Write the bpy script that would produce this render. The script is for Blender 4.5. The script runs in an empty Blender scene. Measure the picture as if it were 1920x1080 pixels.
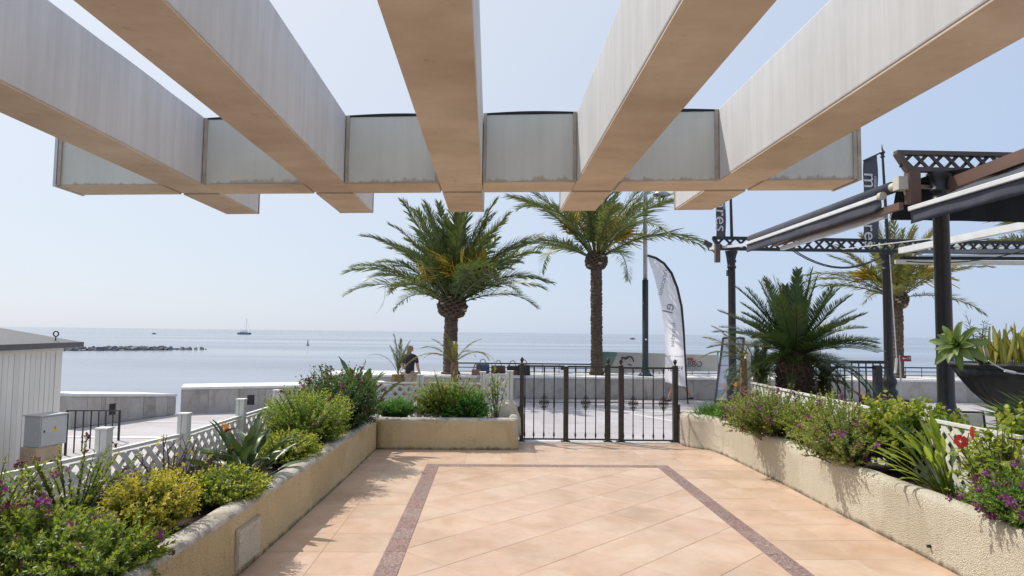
import bpy, bmesh, math, random
import numpy as np
from mathutils import Vector, Matrix, Euler

sc = bpy.context.scene
COL = sc.collection
R = math.radians
rng = np.random.default_rng(7)
random.seed(7)

# ------------------------------------------------------------------ camera, sky, sun, exposure
EYE = 1.55
YAW, PIT, ROL = R(1.79), R(3.75), R(0.68)
fw = Vector((math.sin(YAW)*math.cos(PIT), math.cos(YAW)*math.cos(PIT), math.sin(PIT)))
rt0 = Vector((math.cos(YAW), -math.sin(YAW), 0)); up0 = rt0.cross(fw)
up_ = up0*math.cos(ROL) - rt0*math.sin(ROL); rt = rt0*math.cos(ROL) + up0*math.sin(ROL)
cam = bpy.data.cameras.new('camera'); cam.lens = 24; cam.sensor_width = 36; cam.clip_end = 60000; cam.clip_start = .05
co = bpy.data.objects.new('camera', cam); COL.objects.link(co)
co.matrix_world = Matrix(((rt.x, up_.x, -fw.x, 0), (rt.y, up_.y, -fw.y, 0), (rt.z, up_.z, -fw.z, EYE), (0, 0, 0, 1)))
sc.camera = co

SUN_FROM = Vector((-.60, .50, 1.0)).normalized()
SUN_EL = math.asin(SUN_FROM.z); SUN_AZ = math.atan2(SUN_FROM.x, SUN_FROM.y)
w = bpy.data.worlds.new('World'); sc.world = w; w.use_nodes = True
wn = w.node_tree.nodes; wl = w.node_tree.links
sky = wn.new('ShaderNodeTexSky'); sky.sky_type = 'NISHITA'; sky.sun_disc = False
sky.sun_elevation = SUN_EL; sky.sun_rotation = SUN_AZ
sky.altitude = 0; sky.air_density = 1.0; sky.dust_density = .8; sky.ozone_density = 1.0
bg = wn['Background']; bg.inputs['Strength'].default_value = .125
veil = wn.new('ShaderNodeMix'); veil.data_type = 'RGBA'; veil.inputs[0].default_value = .88      # thin even high haze over the whole sky
tcd = wn.new('ShaderNodeTexCoord'); dp = wn.new('ShaderNodeVectorMath'); dp.operation = 'DOT_PRODUCT'; dp.inputs[1].default_value = SUN_FROM
wl.new(tcd.outputs['Generated'], dp.inputs[0])
vr = wn.new('ShaderNodeValToRGB'); vr.color_ramp.interpolation = 'B_SPLINE'; el = vr.color_ramp.elements
for k_, (p_, c_) in enumerate(((.05, (2.45, 3.05, 4.2)), (.35, (2.85, 3.4, 4.35)), (.58, (3.45, 3.8, 4.35)), (.80, (3.95, 4.15, 4.55)), (1.0, (4.9, 4.95, 5.1)))):
    e_ = el[k_] if k_ < 2 else el.new(p_); e_.position = p_; e_.color = (*[q_/6 for q_ in c_], 1)
wl.new(dp.outputs['Value'], vr.inputs[0])
vsc = wn.new('ShaderNodeVectorMath'); vsc.operation = 'SCALE'; vsc.inputs['Scale'].default_value = 6; wl.new(vr.outputs[0], vsc.inputs[0]); wl.new(vsc.outputs[0], veil.inputs[7])
wl.new(sky.outputs[0], veil.inputs[6]); wl.new(veil.outputs[2], bg.inputs[0])
sl = bpy.data.lights.new('sun', 'SUN'); sl.energy = 2.6; sl.angle = R(.6); sl.color = (1, .95, .87)
so = bpy.data.objects.new('sun', sl); COL.objects.link(so)
so.rotation_euler = (-SUN_FROM).to_track_quat('-Z', 'Y').to_euler()
so.location = (-30, 25, 50)
vs = sc.view_settings; vs.view_transform = 'Standard'; vs.look = 'None'; vs.gamma = 1; vs.use_curve_mapping = False
vs.exposure = .62
sc.cycles.use_denoising = True
sc.cycles.max_bounces = 8; sc.cycles.transparent_max_bounces = 8

# ------------------------------------------------------------------ measuring helpers (photo pixel + known distance -> place)
def ray(px, py): return fw + rt*((px-960)/1280) + up_*((540-py)/1280)
def at(px, py, Y):
    d = ray(px, py); return Vector((0, 0, EYE)) + d*(Y/d.y)
def gr(px, py, z):
    d = ray(px, py); return Vector((0, 0, EYE)) + d*((z-EYE)/d.z)

# ------------------------------------------------------------------ materials
MAT = {}
def new_mat(name):
    m = bpy.data.materials.new(name); m.use_nodes = True; MAT[name] = m
    nt = m.node_tree; return m, nt.nodes, nt.links, nt.nodes['Principled BSDF']
def coords(N, L, kind='pos', scale=(1, 1, 1), rnd=False):
    if kind == 'pos': src = N.new('ShaderNodeNewGeometry').outputs['Position']
    else: src = N.new('ShaderNodeTexCoord').outputs['Object']
    if rnd:
        oi = N.new('ShaderNodeObjectInfo'); mu = N.new('ShaderNodeMath'); mu.operation = 'MULTIPLY'; mu.inputs[1].default_value = 97
        L.new(oi.outputs['Random'], mu.inputs[0])
        ad = N.new('ShaderNodeVectorMath'); ad.operation = 'ADD'
        L.new(src, ad.inputs[0]); L.new(mu.outputs[0], ad.inputs[1]); src = ad.outputs[0]
    mp = N.new('ShaderNodeMapping'); mp.inputs['Scale'].default_value = scale
    L.new(src, mp.inputs[0]); return mp.outputs[0]
def noise(N, L, vec, scale, detail=4, rough=.55, dist=0):
    n = N.new('ShaderNodeTexNoise'); n.inputs['Scale'].default_value = scale; n.inputs['Detail'].default_value = detail
    n.inputs['Roughness'].default_value = rough; n.inputs['Distortion'].default_value = dist
    L.new(vec, n.inputs['Vector']); return n.outputs['Fac']
def ramp(N, L, fac, stops):
    r = N.new('ShaderNodeValToRGB'); e = r.color_ramp.elements
    while len(e) < len(stops): e.new(.5)
    for el, (p, c) in zip(e, stops): el.position = p; el.color = (*c, 1) if len(c) == 3 else c
    L.new(fac, r.inputs[0]); return r.outputs[0]
def mix(N, L, a, b, fac, mode='MIX'):
    m = N.new('ShaderNodeMix'); m.data_type = 'RGBA'; m.blend_type = mode
    for s, v in ((m.inputs[6], a), (m.inputs[7], b), (m.inputs[0], fac)):
        if hasattr(v, 'is_linked'): L.new(v, s)
        elif isinstance(v, (int, float)): s.default_value = v
        else: s.default_value = (*v, 1)
    return m.outputs[2]
def bump(N, L, P, h, strength, dist=.01):
    b = N.new('ShaderNodeBump'); b.inputs['Strength'].default_value = strength; b.inputs['Distance'].default_value = dist
    L.new(h, b.inputs['Height']); L.new(b.outputs[0], P.inputs['Normal']); return b
def pbr(name, c1, c2=None, scale=6, rough=.6, metal=0, bs=0, bscale=40, bdist=.005, stretch=(1, 1, 1), rnd=False, lo=.35, hi=.65, hue=0, spec=.5):
    m, N, L, P = new_mat(name)
    P.inputs['Roughness'].default_value = rough; P.inputs['Metallic'].default_value = metal
    P.inputs['Specular IOR Level'].default_value = spec
    v = coords(N, L, 'pos', stretch, rnd)
    c2 = c2 or tuple(x*.8 for x in c1)
    col = ramp(N, L, noise(N, L, v, scale, 6, .6), [(lo, c2), (hi, c1)])
    if hue:
        oi = N.new('ShaderNodeObjectInfo')
        col = mix(N, L, col, ramp(N, L, oi.outputs['Random'], [(0, (1-hue,)*3), (1, (1, 1, 1))]), 1.0, 'MULTIPLY')
    L.new(col, P.inputs['Base Color'])
    if bs: bump(N, L, P, noise(N, L, v, bscale, 4), bs, bdist)
    return m

# floor tile: cloudy terracotta-cream ceramic, every tile its own cloud and tone
m, N, L, P = new_mat('tile'); P.inputs['Roughness'].default_value = .38; P.inputs['Specular IOR Level'].default_value = .35
v = coords(N, L, 'pos', (1, 1, 1), True)
c = ramp(N, L, noise(N, L, v, 2.6, 8, .62, .6), [(.25, (.53, .36, .24)), (.48, (.60, .435, .315)), (.66, (.64, .49, .375)), (.85, (.60, .42, .32))])
oi = N.new('ShaderNodeObjectInfo')
c = mix(N, L, c, ramp(N, L, oi.outputs['Random'], [(0, (.90, .87, .84)), (.4, (1, .97, .95)), (.7, (.98, .93, .93)), (1, (1.0, 1.0, .98))]), 1.0, 'MULTIPLY')
dirt = ramp(N, L, noise(N, L, coords(N, L), 1.1, 7, .7), [(.36, (.80, .77, .74)), (.56, (1, 1, 1))])
c = mix(N, L, c, dirt, .7, 'MULTIPLY')
c = mix(N, L, c, ramp(N, L, noise(N, L, coords(N, L), 38, 3, .8), [(.27, (.72, .64, .58)), (.31, (1, 1, 1))]), .8, 'MULTIPLY')
L.new(c, P.inputs['Base Color']); bump(N, L, P, noise(N, L, v, 25, 5), .12, .003)
L.new(ramp(N, L, noise(N, L, coords(N, L), 5, 5), [(.3, (.3,)*3), (.7, (.52,)*3)]), P.inputs['Roughness'])
pbr('grout', (.50, .38, .28), (.42, .31, .23), 9, .9, bs=.3)
# mosaic border tile
m, N, L, P = new_mat('border'); P.inputs['Roughness'].default_value = .5
v = coords(N, L, 'pos', (1, 1, 1), True)
vo = N.new('ShaderNodeTexVoronoi'); vo.inputs['Scale'].default_value = 95; L.new(v, vo.inputs['Vector'])
c = ramp(N, L, vo.outputs['Color'], [(.1, (.13, .085, .075)), (.45, (.27, .17, .14)), (.7, (.36, .235, .19)), (.95, (.42, .36, .33))])
oi = N.new('ShaderNodeObjectInfo')
c = mix(N, L, c, ramp(N, L, oi.outputs['Random'], [(0, (.95, .82, .76)), (.5, (.84, .82, .85)), (1, (1, 1, 1))]), 1, 'MULTIPLY')
L.new(c, P.inputs['Base Color']); bump(N, L, P, vo.outputs['Distance'], .3, .004)
# roughcast render of the planters
def stucco(name, a, b, stain=True):
    m, N, L, P = new_mat(name); P.inputs['Roughness'].default_value = .93; P.inputs['Specular IOR Level'].default_value = .2
    v = coords(N, L)
    big = noise(N, L, v, 2.2, 7, .65); fine = noise(N, L, v, 130, 5, .75)
    c = ramp(N, L, big, [(.3, b), (.62, a)])
    c = mix(N, L, c, ramp(N, L, fine, [(.36, (.58, .52, .44)), (.50, (1, 1, 1))]), .5, 'MULTIPLY')
    vo = N.new('ShaderNodeTexVoronoi'); vo.inputs['Scale'].default_value = 115; L.new(v, vo.inputs['Vector'])
    c = mix(N, L, c, ramp(N, L, noise(N, L, v, .9, 3, .5), [(.50, (1, 1, 1)), (.53, (.90, .885, .86))]), 1, 'MULTIPLY')
    ck = N.new('ShaderNodeTexVoronoi'); ck.feature = 'DISTANCE_TO_EDGE'; ck.inputs['Scale'].default_value = 1.1
    wv = N.new('ShaderNodeVectorMath'); wv.operation = 'ADD'; nz_ = N.new('ShaderNodeTexNoise'); nz_.inputs['Scale'].default_value = 4; nz_.inputs['Detail'].default_value = 5; L.new(v, nz_.inputs['Vector'])
    L.new(v, wv.inputs[0]); L.new(nz_.outputs['Color'], wv.inputs[1]); L.new(wv.outputs[0], ck.inputs['Vector'])
    c = mix(N, L, c, ramp(N, L, ck.outputs['Distance'], [(0, (.45, .40, .33)), (.006, (1, 1, 1))]), .55, 'MULTIPLY')
    if stain:   # damp, mouldy foot of the wall
        se = N.new('ShaderNodeSeparateXYZ'); L.new(N.new('ShaderNodeNewGeometry').outputs['Position'], se.inputs[0])
        ad = N.new('ShaderNodeMath'); ad.operation = 'MULTIPLY_ADD'; ad.inputs[1].default_value = -.22
        L.new(noise(N, L, coords(N, L, 'pos', (1, 1, .6)), 9, 6, .7), ad.inputs[0]); L.new(se.outputs[2], ad.inputs[2])
        f = ramp(N, L, ad.outputs[0], [(0, (1, 1, 1)), (.012, (0, 0, 0))])
        ad.inputs[1].default_value = -.12
        mp = N.new('ShaderNodeMapRange'); mp.inputs[1].default_value = -.06; mp.inputs[2].default_value = -.02
        mp.inputs[3].default_value = .85; mp.inputs[4].default_value = 0
        L.new(ad.outputs[0], mp.inputs[0])
        c = mix(N, L, c, (.10, .085, .05), mp.outputs[0])
        st = ramp(N, L, noise(N, L, coords(N, L, 'pos', (6, 6, .7)), 2.5, 5, .6), [(.55, (1, 1, 1)), (.75, (.72, .62, .48))])
        c = mix(N, L, c, st, .35, 'MULTIPLY')
    L.new(c, P.inputs['Base Color'])
    ad2 = N.new('ShaderNodeMath'); ad2.operation = 'ADD'; L.new(vo.outputs['Distance'], ad2.inputs[0]); L.new(fine, ad2.inputs[1])
    bump(N, L, P, ad2.outputs[0], 1.0, .012)
    return m
stucco('stucco_ochre', (.84, .675, .40), (.76, .60, .345))
stucco('stucco_cream', (.80, .735, .59), (.74, .67, .525))
pbr('rim', (.52, .475, .40), (.30, .265, .21), 9, .9, bs=.7, bscale=60, bdist=.01, lo=.36, hi=.55)
pbr('soil', (.06, .035, .022), (.025, .015, .01), 30, 1, bs=1, bscale=60, bdist=.03)
# pergola paint
def paint(name, a, b, dark, edge=True):
    m, N, L, P = new_mat(name); P.inputs['Roughness'].default_value = .62; P.inputs['Specular IOR Level'].default_value = .3
    st = noise(N, L, coords(N, L, 'pos', (9, 9, .45)), 2.2, 6, .65)
    c = ramp(N, L, st, [(.32, b), (.6, a)])
    c = mix(N, L, c, ramp(N, L, noise(N, L, coords(N, L), 1.6, 5), [(.38, dark), (.6, (1, 1, 1))]), .6, 'MULTIPLY')
    if edge:     # rusty weathering along the bottom and top edges
        se = N.new('ShaderNodeSeparateXYZ'); L.new(N.new('ShaderNodeNewGeometry').outputs['Position'], se.inputs[0])
        nz = noise(N, L, coords(N, L, 'pos', (1, 1, .35)), 16, 6, .75)
        for z0, z1 in ((2.478, 2.53), (2.905, 2.872)):
            mp = N.new('ShaderNodeMapRange'); mp.inputs[1].default_value = z0; mp.inputs[2].default_value = z1
            mp.inputs[3].default_value = .62; mp.inputs[4].default_value = .25; L.new(se.outputs[2], mp.inputs[0])
            pm = N.new('ShaderNodeMath'); pm.operation = 'MULTIPLY_ADD'; pm.inputs[1].default_value = .55; L.new(noise(N, L, coords(N, L), 1.9, 3), pm.inputs[0]); L.new(nz, pm.inputs[2])
            of = N.new('ShaderNodeMath'); of.operation = 'SUBTRACT'; of.inputs[1].default_value = .25; L.new(pm.outputs[0], of.inputs[0])
            lt = N.new('ShaderNodeMath'); lt.operation = 'SUBTRACT'; L.new(mp.outputs[0], lt.inputs[0]); L.new(of.outputs[0], lt.inputs[1])
            f = N.new('ShaderNodeMapRange'); f.inputs[1].default_value = 0; f.inputs[2].default_value = .09; f.inputs[4].default_value = .5
            L.new(lt.outputs[0], f.inputs[0])
            c = mix(N, L, c, (.30, .21, .11), f.outputs[0])
    L.new(c, P.inputs['Base Color']); bump(N, L, P, noise(N, L, coords(N, L, 'pos', (1, 1, .3)), 18, 5), .12, .01)
    return m
paint('paint_side', (.62, .62, .62), (.54, .54, .545), (.86, .86, .85), False)
paint('paint_face', (.64, .635, .57), (.60, .595, .53), (.82, .81, .75), True)
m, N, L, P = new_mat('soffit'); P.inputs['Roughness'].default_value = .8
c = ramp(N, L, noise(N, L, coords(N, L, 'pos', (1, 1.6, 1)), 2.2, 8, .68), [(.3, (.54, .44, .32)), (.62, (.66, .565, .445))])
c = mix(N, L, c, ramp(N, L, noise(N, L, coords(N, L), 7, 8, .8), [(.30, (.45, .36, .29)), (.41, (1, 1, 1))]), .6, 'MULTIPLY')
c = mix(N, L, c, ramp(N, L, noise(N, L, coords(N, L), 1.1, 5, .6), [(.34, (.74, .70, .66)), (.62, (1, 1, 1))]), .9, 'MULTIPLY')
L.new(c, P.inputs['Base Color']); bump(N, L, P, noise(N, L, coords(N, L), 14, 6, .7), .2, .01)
pbr('trim_tan', (.48, .43, .34), (.36, .31, .23), 12, .7, bs=.3)
pbr('felt', (.03, .03, .032), None, 10, .9)
# stone, paving
m, N, L, P = new_mat('marble'); P.inputs['Roughness'].default_value = .55
v = coords(N, L, 'pos', (1, 1, 1), True)
c = ramp(N, L, noise(N, L, v, 1.6, 8, .68, 1.6), [(.3, (.33, .29, .25)), (.48, (.48, .435, .385)), (.7, (.54, .50, .45))])
oi = N.new('ShaderNodeObjectInfo')
c = mix(N, L, c, ramp(N, L, oi.outputs['Random'], [(0, (.80, .79, .78)), (1, (1, 1, 1))]), 1, 'MULTIPLY')
c = mix(N, L, c, ramp(N, L, noise(N, L, coords(N, L, 'pos', (3, 3, .6)), 2, 5), [(.55, (1, 1, 1)), (.75, (.62, .56, .42))]), .7, 'MULTIPLY')
L.new(c, P.inputs['Base Color'])
pbr('cap_stone', (.78, .75, .71), (.66, .63, .60), 4, .6, bs=.1, rnd=True)
m, N, L, P = new_mat('paving'); P.inputs['Roughness'].default_value = .6
br = N.new('ShaderNodeTexBrick'); br.inputs['Scale'].default_value = 1; br.inputs['Brick Width'].default_value = .8; br.inputs['Row Height'].default_value = .4
br.inputs['Mortar Size'].default_value = .006; br.inputs['Color1'].default_value = (.50, .47, .475, 1); br.inputs['Color2'].default_value = (.44, .41, .415, 1)
br.inputs['Mortar'].default_value = (.34, .31, .31, 1); L.new(coords(N, L), br.inputs['Vector'])
c = mix(N, L, br.outputs['Color'], ramp(N, L, noise(N, L, coords(N, L), .9, 7, .65), [(.3, (.80, .76, .76)), (.6, (1, 1, 1))]), .8, 'MULTIPLY')
L.new(c, P.inputs['Base Color'])
pbr('line_stone', (.72, .70, .68), (.62, .60, .58), 5, .6)
pbr('terrace_floor', (.36, .33, .31), (.28, .26, .25), 3, .7)
pbr('rock', (.24, .235, .235), (.13, .13, .135), .8, .9, bs=.5, bscale=3, bdist=.2)
# sea
m, N, L, P = new_mat('sea'); P.inputs['Base Color'].default_value = (.23, .26, .31, 1); P.inputs['Roughness'].default_value = .22
P.inputs['IOR'].default_value = 1.33
n1 = noise(N, L, coords(N, L, 'pos', (.35, 1, 1)), .55, 6, .6); n2 = noise(N, L, coords(N, L, 'pos', (.2, 1, 1)), .02, 5, .6)
bump(N, L, P, n1, .16, .2)
L.new(ramp(N, L, n2, [(.38, (.12,)*3), (.62, (.40,)*3)]), P.inputs['Roughness'])
# paints, metals, fabrics
pbr('pvc_white', (.82, .80, .73), (.75, .72, .64), 5, .5, hue=.05)
pbr('board_cream', (.84, .80, .72), (.77, .73, .64), 3, .55, stretch=(4, 4, .5), hue=.08)
pbr('groove', (.10, .095, .085), None, 5, .8)
pbr('roof_metal', (.17, .165, .165), (.12, .12, .12), 30, .55, bs=.3, bscale=80)
pbr('roof_edge', (.10, .095, .09), None, 8, .5)
pbr('iron', (.013, .013, .014), (.022, .021, .021), 14, .38, 0, bs=.15, bscale=60)
pbr('iron_brown', (.055, .047, .038), (.09, .075, .058), 10, .5, .2, bs=.15, bscale=60)
pbr('gate_iron', (.035, .032, .028), (.06, .052, .042), 18, .45, .4)
pbr('box_grey', (.50, .505, .495), (.42, .425, .42), 3, .5, hue=0)
pbr('box_side', (.47, .475, .465), (.40, .405, .40), 3, .5)
pbr('yellow_sign', (.75, .50, .03), (.65, .42, .03), 5, .5)
pbr('ink', (.03, .03, .035), None, 5, .6)
pbr('ink_grey', (.25, .25, .29), None, 5, .6)
pbr('pedestal', (.50, .38, .25), (.40, .30, .19), 5, .85, bs=.3)
pbr('galv', (.45, .46, .47), (.38, .39, .40), 5, .35, .7)
pbr('lamp_dark', (.045, .055, .065), None, 5, .4, .3)
pbr('white_metal', (.76, .76, .75), (.66, .66, .65), 4, .4)
pbr('cream_plastic', (.62, .57, .46), (.52, .47, .37), 8, .5)
pbr('awning_cloth', (.05, .052, .072), (.068, .07, .09), 6, .8, bs=.25, bscale=7, bdist=.03)
pbr('awning_black', (.016, .016, .018), None, 6, .85)
pbr('wood_red', (.16, .088, .058), (.11, .06, .042), 3, .55, stretch=(1, .2, 1))
pbr('wood_dark', (.12, .085, .068), (.085, .06, .05), 5, .55)
pbr('cable', (.02, .02, .02), None, 5, .5)
pbr('cable_white', (.7, .69, .65), None, 5, .5)
pbr('banner_dark', (.085, .088, .10), (.07, .072, .085), 4, .8, bs=.3, bscale=5, bdist=.02)
pbr('banner_grey', (.20, .205, .22), None, 4, .8)
pbr('banner_white', (.66, .66, .66), None, 4, .8)
pbr('banner_beige', (.50, .47, .415), (.44, .41, .365), 2, .85, bs=.3, bscale=4, bdist=.03)
pbr('banner_green', (.16, .235, .19), (.13, .20, .16), 2, .85)
pbr('sign_red', (.20, .022, .018), None, 4, .5)
pbr('red_print', (.38, .04, .035), None, 4, .7)
m, N, L, P = new_mat('flag_cloth'); P.inputs['Roughness'].default_value = .8; P.inputs['Base Color'].default_value = (.88, .86, .90, 1)
tr = N.new('ShaderNodeBsdfTranslucent'); tr.inputs[0].default_value = (.96, .94, .97, 1)
ms = N.new('ShaderNodeMixShader'); ms.inputs[0].default_value = .72
out = N['Material Output']; L.new(P.outputs[0], ms.inputs[1]); L.new(tr.outputs[0], ms.inputs[2]); L.new(ms.outputs[0], out.inputs[0])
bump(N, L, P, noise(N, L, coords(N, L, 'pos', (2, 2, .7)), 3, 4), .4, .04)
pbr('poster', (.62, .64, .68), (.52, .54, .60), 2, .35)
pbr('poster_pink', (.62, .46, .46), None, 2, .4)
pbr('poster_grey', (.34, .38, .43), None, 2, .4)
pbr('leather_brown', (.20, .085, .045), (.13, .055, .03), 8, .55)
pbr('leather_black', (.02, .018, .018), None, 8, .5)
pbr('leather_blue', (.08, .10, .16), None, 8, .6)
pbr('leather_tan', (.30, .17, .09), None, 8, .6)
pbr('pot_black', (.022, .022, .024), (.035, .035, .036), 6, .5, bs=.2, bscale=30)
pbr('globe', (.78, .73, .68), (.70, .65, .60), 3, .35)
pbr('skin', (.50, .27, .18), (.44, .23, .15), 8, .55)
pbr('hair_blond', (.30, .19, .09), (.18, .11, .05), 30, .6)
pbr('hair_dark', (.05, .03, .02), None, 30, .6)
pbr('cloth_black', (.022, .022, .026), None, 8, .85)
pbr('cloth_khaki', (.36, .29, .20), None, 8, .85)
pbr('cloth_red', (.42, .05, .05), None, 8, .85)
pbr('cloth_navy', (.04, .05, .09), None, 8, .85)
pbr('shoe', (.03, .03, .035), None, 8, .7)
pbr('hull', (.20, .24, .28), None, 2, .5)
pbr('hull_white', (.60, .62, .65), None, 2, .4)
# plants
def foliage(name, stops, trans=.45, rough=.42, tcol=1.5, hue=.12):
    m, N, L, P = new_mat(name); P.inputs['Roughness'].default_value = rough; P.inputs['Specular IOR Level'].default_value = .35
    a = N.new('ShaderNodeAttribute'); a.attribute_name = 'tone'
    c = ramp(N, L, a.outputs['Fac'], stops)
    if hue:
        oi = N.new('ShaderNodeObjectInfo')
        c = mix(N, L, c, ramp(N, L, oi.outputs['Random'], [(0, (1-hue,)*3), (1, (1, 1, 1))]), 1, 'MULTIPLY')
    L.new(c, P.inputs['Base Color'])
    tr = N.new('ShaderNodeBsdfTranslucent')
    tc = mix(N, L, c, (min(1, tcol), min(1, tcol*.95), .45), 1, 'MULTIPLY')
    gm = N.new('ShaderNodeVectorMath'); gm.operation = 'SCALE'; gm.inputs['Scale'].default_value = tcol; L.new(tc, gm.inputs[0]); L.new(gm.outputs[0], tr.inputs[0])
    ms = N.new('ShaderNodeMixShader'); ms.inputs[0].default_value = trans
    out = N['Material Output']; L.new(P.outputs[0], ms.inputs[1]); L.new(tr.outputs[0], ms.inputs[2]); L.new(ms.outputs[0], out.inputs[0])
    return m
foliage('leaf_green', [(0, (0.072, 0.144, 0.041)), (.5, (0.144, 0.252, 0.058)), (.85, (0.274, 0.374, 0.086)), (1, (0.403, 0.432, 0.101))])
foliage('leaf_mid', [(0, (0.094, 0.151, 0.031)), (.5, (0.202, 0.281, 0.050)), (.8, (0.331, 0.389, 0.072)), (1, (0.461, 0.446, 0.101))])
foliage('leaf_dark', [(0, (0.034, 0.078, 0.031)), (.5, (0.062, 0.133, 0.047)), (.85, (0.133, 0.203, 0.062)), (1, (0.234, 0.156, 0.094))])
foliage('leaf_gold', [(0, (0.124, 0.166, 0.028)), (.3, (0.276, 0.290, 0.041)), (.6, (0.497, 0.442, 0.062)), (1, (0.690, 0.580, 0.110))])
foliage('leaf_goldgreen', [(0, (0.079, 0.144, 0.036)), (.5, (0.187, 0.259, 0.043)), (.75, (0.403, 0.403, 0.065)), (1, (0.605, 0.547, 0.130))])
foliage('leaf_lime', [(0, (0.101, 0.173, 0.029)), (.5, (0.230, 0.302, 0.043)), (.85, (0.403, 0.418, 0.072)), (1, (0.518, 0.475, 0.130))])
foliage('leaf_fresh', [(0, (0.047, 0.140, 0.031)), (.5, (0.094, 0.250, 0.047)), (1, (0.203, 0.359, 0.078))])
foliage('leaf_dusky', [(0, (0.115, 0.158, 0.050)), (.4, (0.216, 0.266, 0.079)), (.75, (0.317, 0.346, 0.108)), (1, (0.403, 0.259, 0.187))])
foliage('strelitzia', [(0, (0.044, 0.081, 0.037)), (.5, (0.075, 0.125, 0.056)), (1, (0.125, 0.175, 0.069))], .18, .35, 1.3)
foliage('palm_green', [(0, (.055, .08, .026)), (.5, (.10, .14, .045)), (1, (.19, .205, .07))], .25, .42)
foliage('palm_yellow', [(0, (.09, .105, .03)), (.5, (.16, .165, .045)), (1, (.30, .25, .08))], .3, .42)
foliage('palm_dry', [(0, (.16, .13, .05)), (.5, (.26, .20, .075)), (1, (.36, .26, .11))], .25, .6)
foliage('cycad', [(0, (0.035, 0.061, 0.021)), (.5, (0.062, 0.105, 0.033)), (1, (0.117, 0.157, 0.045))], .12, .32)
foliage('cycad_young', [(0, (.16, .15, .03)), (1, (.30, .25, .06))], .3, .4)
foliage('fan_green', [(0, (.045, .08, .02)), (.5, (.10, .14, .03)), (1, (.22, .23, .06))], .25, .4)
foliage('agave', [(0, (.11, .17, .06)), (.5, (.19, .26, .09)), (1, (.30, .37, .14))], .3, .45)
foliage('snake', [(0, (.07, .10, .03)), (.45, (.13, .16, .045)), (.62, (.38, .34, .07)), (1, (.50, .44, .14))], .2, .4)
foliage('grass_blade', [(0, (.05, .13, .02)), (1, (.14, .28, .05))], .3, .45)
foliage('petal_purple', [(0, (.13, .02, .14)), (.6, (.32, .06, .36)), (1, (.55, .22, .55))], .35, .6, 1.2)
foliage('petal_wine', [(0, (.10, .03, .05)), (.6, (.20, .07, .10)), (1, (.32, .16, .18))], .3, .6, 1.2)
foliage('petal_red', [(0, (.55, .02, .015)), (1, (.75, .07, .04))], .3, .5, 1.2)
foliage('petal_orange', [(0, (.65, .16, .01)), (1, (.85, .34, .03))], .3, .5, 1.2)
foliage('petal_pink', [(0, (.65, .25, .16)), (1, (.8, .42, .3))], .3, .5, 1.2)
foliage('date_stalk', [(0, (.42, .30, .03)), (1, (.68, .53, .10))], .15, .5, 1.1)
pbr('stem', (.12, .085, .05), (.07, .05, .03), 20, .8)
pbr('stem_green', (.12, .16, .05), (.09, .12, .04), 20, .6)
pbr('stem_red', (.12, .05, .04), (.07, .03, .025), 20, .7)
pbr('rachis', (.22, .22, .07), (.16, .17, .05), 12, .5)
pbr('trunk_palm', (.155, .105, .07), (.07, .048, .033), 9, .95, bs=.8, bscale=26, bdist=.04)
pbr('trunk_fibre', (.26, .17, .09), (.12, .075, .04), 25, .95, bs=.8, bscale=50, bdist=.02)
pbr('boots', (.13, .085, .055), (.06, .04, .026), 16, .9, bs=.6, bscale=40, bdist=.02, rnd=True)
pbr('boots_cut', (.42, .32, .20), (.28, .20, .12), 16, .9)
pbr('cycad_trunk', (.12, .07, .045), (.05, .03, .02), 20, .95, bs=.9, bscale=40, bdist=.03)

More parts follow.
